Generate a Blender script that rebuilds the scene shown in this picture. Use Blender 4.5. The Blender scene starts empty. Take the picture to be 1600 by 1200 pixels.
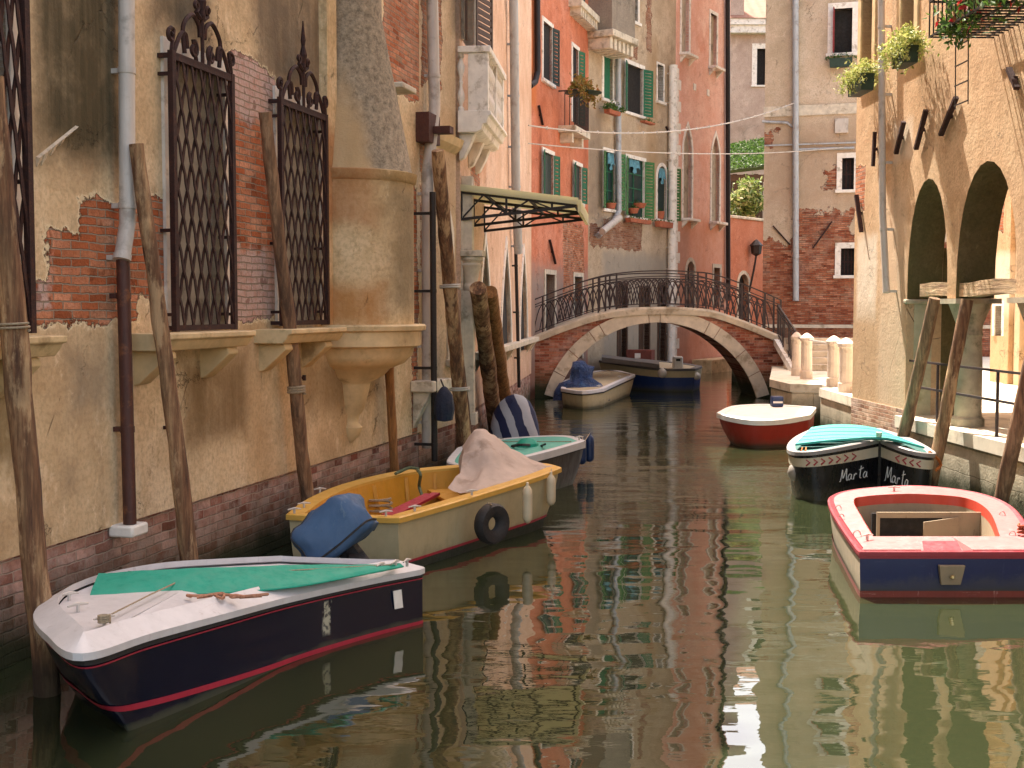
import bpy, math, random
from mathutils import Vector, Matrix, noise as mnoise
random.seed(7)
sc = bpy.context.scene
# ---------------- camera, light, exposure ----------------
F = 2000.0; HOR = 482.0; EYE = 2.6
cam_d = bpy.data.cameras.new('camera'); cam = bpy.data.objects.new('camera', cam_d)
sc.collection.objects.link(cam); sc.camera = cam
cam_d.sensor_width = 36; cam_d.lens = 36 * F / 1600; cam_d.clip_start = .1; cam_d.clip_end = 500
PITCH = math.atan((600 - HOR) / F)
cam.location = (0, 0, EYE); cam.rotation_euler = (math.pi / 2 - PITCH, 0, 0)
SUNV = Vector((-.5, 1.3, 2.4)).normalized()
EL = math.asin(SUNV.z); AZ = math.atan2(SUNV.x, SUNV.y)
world = bpy.data.worlds.new('World'); sc.world = world; world.use_nodes = True
wn = world.node_tree.nodes; wl = world.node_tree.links
sky = wn.new('ShaderNodeTexSky'); sky.sky_type = 'NISHITA'; sky.sun_disc = False
sky.sun_elevation = EL; sky.sun_rotation = AZ; sky.dust_density = 3.0; sky.ozone_density = .6
tint = wn.new('ShaderNodeMix'); tint.data_type = 'RGBA'; tint.blend_type = 'MULTIPLY'
tint.inputs[0].default_value = 1; tint.inputs[7].default_value = (1.0, .81, .64, 1)
wl.new(sky.outputs[0], tint.inputs[6]); wl.new(tint.outputs[2], wn['Background'].inputs[0])
wn['Background'].inputs[1].default_value = .15
sun_d = bpy.data.lights.new('sun', 'SUN'); sun = bpy.data.objects.new('sun', sun_d)
sc.collection.objects.link(sun); sun_d.energy = 2.75; sun_d.angle = math.radians(.5); sun_d.color = (1, .93, .82)
sun.rotation_euler = (-SUNV).to_track_quat('-Z', 'Y').to_euler()
sc.view_settings.view_transform = 'Standard'; sc.view_settings.look = 'None'
sc.view_settings.exposure = 2.42; sc.view_settings.gamma = 1
sc.cycles.max_bounces = 8; sc.cycles.diffuse_bounces = 4; sc.cycles.glossy_bounces = 4
sc.cycles.caustics_reflective = False; sc.cycles.caustics_refractive = False
sc.cycles.sample_clamp_indirect = 4
# ---------------- geometry of the photograph, in metres ----------------
CP, SP = math.cos(PITCH), math.sin(PITCH)
def ray(px, py):
    xc, yc = (px - 800) / F, (600 - py) / F
    return Vector((xc, CP + yc * SP, -SP + yc * CP))
def P(px, py, h):                      # ground point at height h
    r = ray(px, py); t = (h - EYE) / r.z
    return Vector((r.x * t, r.y * t, h))
def PY(px, py, Y):                     # point at distance Y
    r = ray(px, py); t = Y / r.y
    return Vector((r.x * t, Y, EYE + r.z * t))
class Wall:
    def __init__(s, a, b):
        s.o = Vector((a[0], a[1])); d = Vector((b[0], b[1])) - s.o; s.len = d.length; s.u = d.normalized()
        s.n = Vector((-s.u.y, s.u.x)); s.rot = math.atan2(s.u.y, s.u.x)
    def at(s, px, py, d=0.0):          # -> (s, z) on the plane pushed d into the wall
        r = ray(px, py); t = (d + s.o.dot(s.n)) / (r.x * s.n.x + r.y * s.n.y)
        q = Vector((r.x * t, r.y * t)) - s.o
        return q.dot(s.u), EYE + r.z * t
    def w(s, ss, d, z):
        q = s.o + s.u * ss + s.n * d
        return Vector((q.x, q.y, z))
# ---------------- mesh builder ----------------
class MB:
    def __init__(s): s.v = []; s.f = []; s.m = []; s.cur = 0
    def add(s, vs, fs):
        n = len(s.v); s.v += [tuple(p) for p in vs]
        for f in fs: s.f.append([i + n for i in f]); s.m.append(s.cur)
        return s
    def box(s, x0, x1, y0, y1, z0, z1):
        x0, x1 = sorted((x0, x1)); y0, y1 = sorted((y0, y1)); z0, z1 = sorted((z0, z1))
        return s.add([(x0,y0,z0),(x1,y0,z0),(x1,y1,z0),(x0,y1,z0),(x0,y0,z1),(x1,y0,z1),(x1,y1,z1),(x0,y1,z1)],
              [(3,2,1,0),(4,5,6,7),(0,1,5,4),(1,2,6,5),(2,3,7,6),(3,0,4,7)])
    def loft(s, loops, closed=True, caps=(True, True)):
        n = len(loops[0]); base = len(s.v)
        vs = [tuple(p) for L in loops for p in L]; fs = []
        for i in range(len(loops) - 1):
            for j in range(n if closed else n - 1):
                k = (j + 1) % n
                fs.append((i*n+j, i*n+k, (i+1)*n+k, (i+1)*n+j))
        if closed and caps[0]: fs.append(tuple(range(n))[::-1])
        if closed and caps[1]: fs.append(tuple((len(loops)-1)*n + j for j in range(n)))
        return s.add(vs, fs)
    def tube(s, pts, r, seg=8, caps=True):
        pts = [Vector(p) for p in pts]; rs = r if isinstance(r, (list, tuple)) else [r] * len(pts)
        loops = []; up = Vector((0, 0, 1)); ref = None
        for i, p in enumerate(pts):
            t = (pts[min(i+1, len(pts)-1)] - pts[max(i-1, 0)]).normalized()
            if ref is None: ref = t.orthogonal().normalized()
            ref = (ref - t * ref.dot(t)); ref = ref.normalized() if ref.length > 1e-6 else t.orthogonal().normalized()
            b = t.cross(ref)
            loops.append([p + (ref * math.cos(a) + b * math.sin(a)) * rs[i] for a in (2*math.pi*k/seg for k in range(seg))])
        return s.loft(loops, True, (caps, caps))
    def bar(s, a, b, w, h=None):       # square bar
        a, b = Vector(a), Vector(b); h = h or w; t = (b - a).normalized()
        up = Vector((0, 0, 1)) if abs(t.z) < .95 else Vector((0, 1, 0))
        x = t.cross(up).normalized() * w / 2; y = x.cross(t).normalized() * h / 2
        return s.loft([[a-x-y, a+x-y, a+x+y, a-x+y], [b-x-y, b+x-y, b+x+y, b-x+y]])
    def lathe(s, prof, c=(0,0,0), seg=20, a0=0, a1=2*math.pi):
        full = abs(a1 - a0 - 2*math.pi) < 1e-6; n = seg if full else seg + 1
        loops = [[(c[0]+r*math.cos(a0+(a1-a0)*k/seg), c[1]+r*math.sin(a0+(a1-a0)*k/seg), c[2]+z) for k in range(n)] for r, z in prof]
        return s.loft(loops, full, (True, True))
    def prism(s, poly, a, b, axis='z'):
        def q(p, t): return (p[0], p[1], t) if axis == 'z' else ((p[0], t, p[1]) if axis == 'y' else (t, p[0], p[1]))
        return s.loft([[q(p, a) for p in poly], [q(p, b) for p in poly]])
    def leaf(s, c, sz, rnd=random):
        c = Vector(c); d = Vector((rnd.gauss(0,1), rnd.gauss(0,1), rnd.gauss(0,1))).normalized()
        e = d.orthogonal().normalized(); e = Matrix.Rotation(rnd.uniform(0, 6.28), 3, d) @ e; g = d.cross(e)
        return s.add([c - e*sz, c + g*sz*.45 + d*sz*.15, c + e*sz, c - g*sz*.45 + d*sz*.15], [(0,1,2,3)])
    def build(s, name, mats, parent=None, smooth=.6, bevel=0, kind=None):
        me = bpy.data.meshes.new(name); me.from_pydata(s.v, [], s.f)
        if not isinstance(mats, (list, tuple)): mats = [mats]
        for m in mats: me.materials.append(m)
        if len(mats) > 1: me.polygons.foreach_set('material_index', s.m)
        me.validate()
        import bmesh
        bm = bmesh.new(); bm.from_mesh(me); bmesh.ops.recalc_face_normals(bm, faces=bm.faces); bm.to_mesh(me); bm.free()
        if smooth:
            me.shade_smooth(); me.set_sharp_from_angle(angle=smooth)
        o = bpy.data.objects.new(name, me); sc.collection.objects.link(o); o.parent = parent
        if bevel:
            b = o.modifiers.new('bevel', 'BEVEL'); b.width = bevel; b.segments = 2; b.limit_method = 'ANGLE'
        if kind: o['kind'] = kind
        return o
def tag(o, label, cat, group=None, kind=None):
    o['label'] = label; o['category'] = cat
    if group: o['group'] = group
    if kind: o['kind'] = kind
    return o
def empty(name, loc=(0,0,0), rz=0, label=None, cat=None, group=None):
    o = bpy.data.objects.new(name, None); sc.collection.objects.link(o)
    o.location = loc; o.rotation_euler = (0, 0, rz); o.empty_display_size = .2
    if label: tag(o, label, cat, group)
    return o
def spline(pts, n=6, closed=False):
    P_ = [Vector(p) for p in pts]; N = len(P_); out = []
    rng = range(N if closed else N - 1)
    for i in rng:
        if closed: a, b, c, d = P_[i-1], P_[i], P_[(i+1) % N], P_[(i+2) % N]
        else: a, b, c, d = P_[max(i-1,0)], P_[i], P_[i+1], P_[min(i+2,N-1)]
        for k in range(n):
            t = k / n
            out.append(.5*((2*b) + (c-a)*t + (2*a-5*b+4*c-d)*t*t + (3*b-a-3*c+d)*t**3))
    if not closed: out.append(P_[-1])
    return out
# ---------------- shader toolkit ----------------
class V:
    def __init__(s, g, sock): s.g = g; s.s = sock
    def _m(s, op, b=None, c=None, clamp=False): return s.g.math(op, s, b, c, clamp)
    def __add__(s, b): return s._m('ADD', b)
    __radd__ = __add__
    def __sub__(s, b): return s._m('SUBTRACT', b)
    def __rsub__(s, b): return s.g.math('SUBTRACT', b, s)
    def __mul__(s, b): return s._m('MULTIPLY', b)
    __rmul__ = __mul__
    def min(s, b): return s._m('MINIMUM', b)
    def max(s, b): return s._m('MAXIMUM', b)
    def abs(s): return s._m('ABSOLUTE')
class G:
    def __init__(g, name):
        g.mat = bpy.data.materials.new(name); g.mat.use_nodes = True
        g.t = g.mat.node_tree; g.n = g.t.nodes; g.l = g.t.links
        g.b = g.n['Principled BSDF']; g.out = g.n['Material Output']
        tc = g.n.new('ShaderNodeTexCoord'); g.obj = V(g, tc.outputs['Object'])
        sp = g.n.new('ShaderNodeSeparateXYZ'); g.l.new(tc.outputs['Object'], sp.inputs[0])
        g.x, g.y, g.z = (V(g, sp.outputs[i]) for i in range(3))
    def put(g, inp, v):
        if isinstance(v, V): g.l.new(v.s, inp)
        elif isinstance(v, (tuple, list)): inp.default_value = (*v, 1) if len(v) == 3 and inp.type == 'RGBA' else v
        elif v is not None: inp.default_value = v
    def math(g, op, a, b=None, c=None, clamp=False):
        n = g.n.new('ShaderNodeMath'); n.operation = op; n.use_clamp = clamp
        g.put(n.inputs[0], a); g.put(n.inputs[1], b); g.put(n.inputs[2], c)
        return V(g, n.outputs[0])
    def xyz(g, a, b, c):
        n = g.n.new('ShaderNodeCombineXYZ')
        for i, v in enumerate((a, b, c)): g.put(n.inputs[i], v)
        return V(g, n.outputs[0])
    def scale(g, sx, sy, sz, off=(0,0,0)):
        n = g.n.new('ShaderNodeMapping'); g.put(n.inputs[0], g.obj); n.inputs[3].default_value = (sx, sy, sz); n.inputs[1].default_value = off
        return V(g, n.outputs[0])
    def noise(g, sc_=1, det=4, rough=.55, vec=None, col=False, dist=0):
        n = g.n.new('ShaderNodeTexNoise'); n.inputs['Scale'].default_value = sc_; n.inputs['Detail'].default_value = det
        n.inputs['Roughness'].default_value = rough; n.inputs['Distortion'].default_value = dist
        g.put(n.inputs['Vector'], vec or g.obj)
        return V(g, n.outputs[1 if col else 0])
    def voro(g, sc_=1, vec=None, feat='F1', out=0):
        n = g.n.new('ShaderNodeTexVoronoi'); n.feature = feat; n.inputs['Scale'].default_value = sc_
        g.put(n.inputs['Vector'], vec or g.obj); return V(g, n.outputs[out])
    def mr(g, v, a, b, lo=0, hi=1, smooth=True):
        n = g.n.new('ShaderNodeMapRange'); n.interpolation_type = 'SMOOTHSTEP' if smooth else 'LINEAR'
        g.put(n.inputs[0], v); n.inputs[1].default_value = a; n.inputs[2].default_value = b
        n.inputs[3].default_value = lo; n.inputs[4].default_value = hi
        return V(g, n.outputs[0])
    def mix(g, f, a, b, mode='MIX'):
        n = g.n.new('ShaderNodeMix'); n.data_type = 'RGBA'; n.blend_type = mode
        g.put(n.inputs[0], f); g.put(n.inputs[6], a); g.put(n.inputs[7], b)
        return V(g, n.outputs[2])
    def ramp(g, v, stops):
        n = g.n.new('ShaderNodeValToRGB'); g.put(n.inputs[0], v)
        while len(n.color_ramp.elements) < len(stops): n.color_ramp.elements.new(.5)
        for e, (p, c) in zip(n.color_ramp.elements, stops): e.position = p; e.color = (*c, 1)
        return V(g, n.outputs[0])
    def bump(g, h, strength=.5, dist=.02):
        n = g.n.new('ShaderNodeBump'); n.inputs['Strength'].default_value = strength; n.inputs['Distance'].default_value = dist
        g.put(n.inputs['Height'], h); g.l.new(n.outputs[0], g.b.inputs['Normal'])
    def done(g, col=None, rough=None, metal=None, spec=None, emis=None):
        if col is not None: g.put(g.b.inputs['Base Color'], col)
        if rough is not None: g.put(g.b.inputs['Roughness'], rough)
        if metal is not None: g.b.inputs['Metallic'].default_value = metal
        if spec is not None: g.b.inputs['Specular IOR Level'].default_value = spec
        return g.mat
    def rect(g, s0, s1, z0, z1, X=None):
        X = X or g.x
        return (X - s0).min(s1 - X).min((g.z - z0).min(z1 - g.z))
    def bricks(g, off=0.0, w=.25, h=.068, sharp=1.0, X=None):
        X = X or g.x
        wob = g.noise(3, 3)
        wb2 = g.noise(17, 4, .6)
        vec = g.xyz(X + (wob - .5) * .06 + (wb2 - .5) * .022 + off, g.z + (wob - .5) * .045 + (wb2 - .5) * .014, 0)
        n = g.n.new('ShaderNodeTexBrick'); g.put(n.inputs['Vector'], vec)
        n.inputs['Scale'].default_value = 1; n.inputs['Brick Width'].default_value = w; n.inputs['Row Height'].default_value = h
        n.inputs['Mortar Size'].default_value = .008; n.inputs['Mortar Smooth'].default_value = .5; n.inputs['Bias'].default_value = 0
        n.inputs['Color1'].default_value = (0,0,0,1); n.inputs['Color2'].default_value = (1,1,1,1); n.inputs['Mortar'].default_value = (.5,.5,.5,1)
        return V(g, n.outputs[0]), V(g, n.outputs[1])
def simple(name, col, rough=.6, var=.25, sc_=8, bump=.2, metal=0, dirt=None, dist=.01, spec=None, stretch=None):
    g = G(name); vec = g.scale(*stretch) if stretch else None
    n = g.noise(sc_, 6, .6, vec); n2 = g.noise(sc_ * 5, 4, .6, vec)
    dark = tuple(c * (1 - var) for c in col); lite = tuple(min(1, c * (1 + var)) for c in col)
    c = g.ramp(n, [(.3, dark), (.5, col), (.72, lite)])
    if dirt:
        m = g.mr(g.noise(sc_ * .7, 7, .65), .52, .68); c = g.mix(m * .8, c, dirt)
    g.bump(n + n2 * .5, bump, dist)
    return g.done(c, g.mr(n2, .3, .7, max(0, rough - .1), min(1, rough + .1)) , metal, spec)
def plaster(name, cols, bricks=(), rects=(), stain=(.12,.10,.06), stain_amt=.5, streak=.4, salts=.3, red=((.46,.13,.05),(.60,.26,.14)),
            base_h=None, base_brick=True, algae=.55, peel=0.0, crack=.5, amp=.5, rough=.9, tone_rects=(), mortar=(.34,.27,.2), damp=1.2, fleck=0, pale=()):
    """weathered stucco over brick. bricks: (s0,s1,z0,z1) areas where the stucco has fallen; rects: (s0,s1,z0,z1,feather,colour,amount) stains"""
    g = G(name)
    big = g.noise(.55, 8, .62); mid = g.noise(2.6, 8, .65); fine = g.noise(22, 5, .6)
    base = g.ramp(big, [(.34, cols[0]), (.5, cols[1]), (.66, cols[2])])
    base = g.mix(g.mr(mid, .46, .62) * .42, base, tuple(c * .95 for c in cols[0]))
    spl = g.noise(5.5, 9, .78, g.scale(1, 1, .8, (2, 9, 4))); base = g.mix(g.mr(spl, .55, .63) * g.mr(big, .42, .58) * .6, base, tuple(c * .62 for c in cols[0]))
    spl2 = g.noise(4.2, 9, .8, g.scale(1, 1, .6, (7, 1, 2))); base = g.mix(g.mr(spl2, .57, .64) * .4, base, tuple(min(1, c * 1.22) for c in cols[2]))
    base = g.mix(g.mr(fine, .42, .64) * .32, base, tuple(c * .58 for c in cols[0]))
    sp3 = g.noise(60, 3, .6); base = g.mix(g.mr(sp3, .62, .70) * g.mr(mid, .4, .6) * .6, base, tuple(c * .4 for c in cols[0]))
    sv = g.noise(1, 7, .62, g.scale(7, 7, .45)); sv2 = g.noise(1, 5, .6, g.scale(2.2, 2.2, .3, (5, 2, 1)))
    sm = g.mr(sv, .52, .80) * g.mr(sv2, .46, .66)
    base = g.mix(sm * streak, base, stain)
    patch = g.noise(.9, 9, .7, g.scale(1, 1, .8, (9, 3, 5)))
    base = g.mix(g.mr(patch, .52, .70) * stain_amt, base, stain)
    lite = g.noise(1.3, 9, .72, g.scale(1, 1, .7, (2, 8, 1)))
    base = g.mix(g.mr(lite, .58, .66) * .35, base, tuple(min(1, c * 1.25) for c in cols[2]))
    wob = (g.noise(2.2, 6, .65, g.scale(1, 1, 1.2, (3, 1, 7))) - .5)
    for (s0, s1, z0, z1, fe, col, amt) in rects:
        d = g.rect(s0, s1, z0, z1) + wob * max(.25, fe * 1.6)
        st = g.mr(sv, .30, .62, .85, 1) * g.mr(mid, .3, .52, .82, 1)
        base = g.mix(g.mr(d, -fe, fe) * st * amt, base, col)
    h = fine * .25 + mid * .6
    if crack:
        v = g.voro(.8, g.xyz(g.x + wob * .9, g.y, g.z + wob * 1.4), 'DISTANCE_TO_EDGE')
        cm = g.mr(v, .0, .006, 1, 0) * g.mr(patch, .5, .6)
        base = g.mix(cm * crack, base, tuple(c * .25 for c in cols[0])); h = h - cm * .8
    mask = None
    for r in bricks:
        d = g.rect(*r[:4]); mask = d if mask is None else mask.max(d)
    if peel:
        pn = (g.noise(.75, 9, .72, g.scale(1, 1, .9, (1, 7, 3))) - (1 - peel)) * 2.0
        mask = pn if mask is None else mask.max(pn)
    if mask is not None:
        mm = mask + (g.noise(1.7, 9, .72) - .5) * amp * 2
        m = g.mr(mm, 0, .012)
        bc, bf = g.bricks()
        hue = g.noise(1.6, 4, .6)
        bcol = g.ramp(bc, [(0, tuple(c*.55 for c in red[0])), (.16, red[0]), (.6, red[1]), (.82, tuple(min(1, c*1.15+.05) for c in red[1])), (1, (.34,.22,.14))])
        bcol = g.mix(g.mr(hue, .35, .65) * .6, bcol, tuple(c * .7 for c in red[0]))
        bcol = g.mix(g.mr(g.noise(14, 6, .7), .45, .7) * .5, bcol, tuple(c * .45 for c in red[0]))
        sal = g.mr(g.noise(1.1, 8, .75, g.scale(1, 1, 1, (4, 4, 4))), .5, .62)
        bcol = g.mix(sal * salts, bcol, (.55, .43, .34))
        for r in pale:
            d = g.rect(*r[:4]) + (g.noise(3, 7, .7) - .5) * .6
            bcol = g.mix(g.mr(d, -.05, .08) * g.mr(g.noise(5, 6, .7), .3, .6, .45, 1), bcol, (.55,.40,.36))
        bcol = g.mix(g.mr(g.voro(5.5, g.xyz(g.x, g.y, g.z*2.2), out=1).s and g.noise(5, 2), .6, .66) * .6, bcol, tuple(c * .35 for c in red[0]))
        bcol = g.mix(bf, bcol, mortar)
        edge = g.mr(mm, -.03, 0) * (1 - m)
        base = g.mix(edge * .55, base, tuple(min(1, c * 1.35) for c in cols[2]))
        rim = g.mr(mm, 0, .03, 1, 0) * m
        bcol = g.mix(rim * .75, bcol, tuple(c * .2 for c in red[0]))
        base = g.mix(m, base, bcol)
        h = h * (1 - m) + (1 - m) * 3.2 + m * ((1 - bf) * .9 + g.noise(30, 4) * .5)
    al = g.mr(g.z + wob * .5, algae - .35, algae + .05, 1, 0)
    if algae: 
        base = g.mix(al, base, (.022, .022, .012)); 
        base = g.mix(g.mr(g.z + wob * .9, algae, algae + damp, 1, 0) * .45, base, stain)
    g.bump(h, .9, .034)
    g.b.inputs['Specular IOR Level'].default_value = .2
    return g.done(base, rough)
def brickmat(name, a, b, mortar=(.34,.27,.2), algae=.35, salts=.3, w=.25, h=.068, stain=.5, salt_col=(.5,.40,.36), sz=1.0):
    g = G(name); bc, bf = g.bricks(w=w, h=h)
    c = g.ramp(bc, [(0, tuple(x*.4 for x in a)), (.2, a), (.65, b), (.85, tuple(min(1, x*1.2+.04) for x in b)), (1, tuple(x*.6+.08 for x in b))])
    c = g.mix(g.mr(g.noise(1.3, 8, .7), .42, .65) * stain, c, tuple(x * .4 for x in a))
    c = g.mix(g.mr(g.noise(12, 6, .7), .42, .7) * .5, c, tuple(x * .5 for x in a))
    c = g.mix(g.mr(g.noise(2.1, 9, .75, g.scale(1, 1, 1, (4, 2, 4))), .46, .62) * salts, c, salt_col)
    c = g.mix(bf * .85, c, mortar)
    if algae:
        c = g.mix(g.mr(g.z + (g.noise(2, 6) - .5) * .5, algae - .22, algae + .15, 1, 0), c, (.02, .024, .011))
        c = g.mix(g.mr(g.z + (g.noise(2, 6) - .5) * .5, algae + .1, algae + .45, 1, 0) * .45, c, (.06,.065,.03))
    g.bump((1 - bf) + g.noise(28, 5) * .6, .8, .018)
    g.b.inputs['Specular IOR Level'].default_value = .2
    return g.done(c, .9)
import bmesh
# ---------------- common materials ----------------
STONE = simple('istrian_stone', (.60,.53,.42), .7, .22, 5, .35, dirt=(.22,.18,.12))
STONE_W = simple('white_stone', (.80,.75,.68), .7, .12, 6, .3, dirt=(.36,.30,.22))
STONE_Y = simple('ochre_stone', (.62,.46,.25), .75, .25, 3, .45, dirt=(.24,.15,.06))
IRON = simple('rusty_iron', (.036,.013,.011), .75, .4, 20, .3, metal=.3, dirt=(.09,.03,.015))
IRON_D = simple('dark_iron', (.022,.018,.018), .6, .3, 12, .2, metal=.3)
ZINC = simple('zinc_pipe', (.52,.47,.42), .5, .12, 5, .1, dirt=(.28,.24,.2), stretch=(3,3,.6))
ZINC_B = simple('grey_blue_pipe', (.38,.40,.42), .5, .15, 5, .1, dirt=(.25,.22,.2), stretch=(3,3,.6))
RUST = simple('brown_cast_iron', (.065,.02,.014), .6, .3, 9, .2, dirt=(.22,.08,.03), stretch=(3,3,.5))
GLASS = G('dark_glass'); GLASS = GLASS.done((.012,.012,.013), .12)
VOID = simple('dark_interior', (.012,.010,.009), .9, .3, 3, 0)
CURT = simple('grey_shutter_board', (.42,.37,.29), .8, .2, 3, .1, dirt=(.12,.1,.07))
GREEN = simple('green_shutter_paint', (.012,.13,.065), .55, .3, 14, .15, dirt=(.03,.09,.04))
GREEN_L = simple('bright_green_shutter_paint', (.05,.17,.05), .6, .4, 9, .15, dirt=(.10,.18,.08))
GREEN_D = simple('dark_green_shutter_paint', (.012,.030,.028), .55, .3, 14, .15)
BROWN = simple('brown_shutter_wood', (.07,.035,.02), .7, .3, 10, .3, stretch=(4,4,.5))
TERRA = simple('terracotta', (.40,.12,.06), .85, .2, 9, .2, dirt=(.2,.08,.05))
WOODP = None
def wood(name, a, b, c_dark, lichen=None, sx=9, ax='z'):
    g = G(name)
    n = g.noise(1, 8, .65, g.scale(sx, sx, .9) if ax == 'z' else g.scale(.9, sx, sx)); n2 = g.noise(1, 6, .7, g.scale(sx*3.4, sx*3.4, 2.2) if ax == 'z' else g.scale(2.2, sx*3.4, sx*3.4)); big = g.noise(1.1, 6, .6)
    c = g.ramp(n, [(.35, c_dark), (.48, a), (.62, b)])
    c = g.mix(g.mr(n2, .42, .6) * .6, c, tuple(x * .35 for x in a))
    if lichen: c = g.mix(g.mr(g.noise(1, 7, .7, g.scale(5, 5, 1.4, (3, 3, 3))), .50, .60) * .6, c, lichen)
    c = g.mix(g.mr(big, .5, .62) * .35, c, c_dark)
    wet = g.mr(g.noise(3, 5) * .35 + g.z, .30, .55, 1, 0)
    c = g.mix(wet * .85, c, (.014, .010, .006))
    g.bump(n * .8 + n2 * .8, 1.0, .02)
    return g.done(c, .9)
# ---------------- buildings ----------------
class Bld:
    def __init__(s, name, W, label, cat='building', d_off=0.0):
        s.W = W; s.e = empty(name, (W.o.x, W.o.y, 0), W.rot, label, cat); s.holes = []
    def part(s, mb, name, mat, **k): return mb.build(name, mat, s.e, **k)
    def wall(s, name, mat, s0, s1, z0, z1, D=6.0, d=0.0, extra=True, rdepth=.3, roof=True, thin=False):
        import mathutils
        bm = bmesh.new(); edges = []
        def loop(poly):
            vs = [bm.verts.new((p[0], d, p[1])) for p in poly]
            for i in range(len(vs)): edges.append(bm.edges.new((vs[i], vs[(i+1) % len(vs)])))
            return vs
        # outer rectangle with a few points per side
        loop([(s0, z0), (s1, z0), (s1, z1), (s0, z1)])
        hl = []
        for h in s.holes:
            xs = [p[0] for p in h]; zs = [p[1] for p in h]
            if min(xs) > s0 and max(xs) < s1 and min(zs) > z0 and max(zs) < z1: hl.append(loop(h))
        r = bmesh.ops.triangle_fill(bm, use_beauty=True, use_dissolve=False, edges=edges, normal=(0, -1, 0))
        for vs in hl:
            back = [bm.verts.new((v.co.x, d + rdepth, v.co.z)) for v in vs]
            for i in range(len(vs)):
                j = (i+1) % len(vs); bm.faces.new((vs[i], vs[j], back[j], back[i]))
        b = [bm.verts.new(c) for c in ((s0,d,z0),(s0,d+D,z0),(s0,d+D,z1),(s0,d,z1),(s1,d,z0),(s1,d+D,z0),(s1,d+D,z1),(s1,d,z1))]
        bm.faces.new((b[0],b[1],b[2],b[3])); bm.faces.new((b[4],b[7],b[6],b[5]))
        if not thin: bm.faces.new((b[1],b[5],b[6],b[2]))
        else:
            for f in [f for f in bm.faces if all(abs(v.co.y-d) < 1e-6 for v in f.verts)]:
                bm.faces.new([bm.verts.new((v.co.x, d+D, v.co.z)) for v in reversed(f.verts)])
        if roof: bm.faces.new((b[3],b[2],b[6],b[7]))
        me = bpy.data.meshes.new(name); bm.to_mesh(me); bm.free(); me.materials.append(mat)
        o = bpy.data.objects.new(name, me); sc.collection.objects.link(o); o.parent = s.e
        return o
def outline(s0, s1, z0, z1, shape='rect', n=7):
    w = (s1 - s0) / 2; c = (s0 + s1) / 2
    if shape == 'rect': return [(s0, z0), (s0, z1), (s1, z1), (s1, z0)]
    if shape == 'round':
        zs = z1 - w; return [(s0, z0)] + [(c - w*math.cos(a), zs + w*math.sin(a)) for a in (math.pi*k/(2*n) for k in range(2*n+1))] + [(s1, z0)]
    if shape == 'tall':   # stilted half ellipse
        hh = min((z1 - z0) * .5, w * 2.0); zs = z1 - hh
        return [(s0, z0)] + [(c - w*math.cos(a), zs + hh*math.sin(a)) for a in (math.pi*k/(2*n) for k in range(2*n+1))] + [(s1, z0)]
    hh = w * 2.2; zs = z1 - hh; pts = [(s0, z0)]      # pointed
    L = [(-w*math.cos(t*math.pi/2)**.75 if t < 1 else 0, hh*t**.8) for t in (k/n for k in range(n+1))]
    L = [(-w * (1 - t**2.0), hh * t) for t in (k/n for k in range(n+1))]
    pts += [(c + x, zs + z) for x, z in L] + [(c - x, zs + z) for x, z in L[::-1][1:]] + [(s1, z0)]
    return pts
def surround(mb, pts, f, d0=-.03, d1=.05):
    n = len(pts); outer = []
    for i, p in enumerate(pts):
        a = pts[max(i-1, 0)]; b = pts[min(i+1, n-1)]
        def nrm(u, v):
            dx, dz = v[0]-u[0], v[1]-u[1]; L = math.hypot(dx, dz) or 1
            return (-dz/L, dx/L)
        n1 = nrm(a, p) if i > 0 else nrm(p, b); n2 = nrm(p, b) if i < n-1 else n1
        mx, mz = n1[0]+n2[0], n1[1]+n2[1]; L2 = mx*mx+mz*mz or 1
        k = min(2/L2, 1.6); outer.append((p[0]+mx*k*f, p[1]+mz*k*f))
    loops = [[(p[0], d0, p[1]), (q[0], d0, q[1]), (q[0], d1, q[1]), (p[0], d1, p[1])] for p, q in zip(pts, outer)]
    mb.loft(loops)
def shutter_mb(s, z0, z1, w, side, ang, d=-.05, slats=True):
    mb = MB(); a = math.radians(ang); sx = (1 if side == 'L' else -1)
    ux, uy = sx*math.cos(a), -math.sin(a); nx, ny = -uy, ux; T = .035
    def blk(u0, u1, za, zb, t0=0, t1=T):
        c = [(s+ux*u+nx*t, d+uy*u+ny*t) for u, t in ((u0,t0),(u1,t0),(u1,t1),(u0,t1))]
        mb.loft([[(p[0], p[1], za) for p in c], [(p[0], p[1], zb) for p in c]])
    fr = min(.06, w*.2)
    if slats:
        blk(0, fr, z0, z1); blk(w-fr, w, z0, z1)
        for zz in (z0, (z0+z1)/2 - fr/2, z1-fr): blk(fr, w-fr, zz, zz+fr)
        k = max(6, int((z1-z0)/.11)); st = (z1-z0)/k
        for i in range(k): blk(fr, w-fr, z0+i*st+.012, z0+(i+1)*st-.018, .008, T-.01)
    else: blk(0, w, z0, z1)
    return mb
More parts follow.
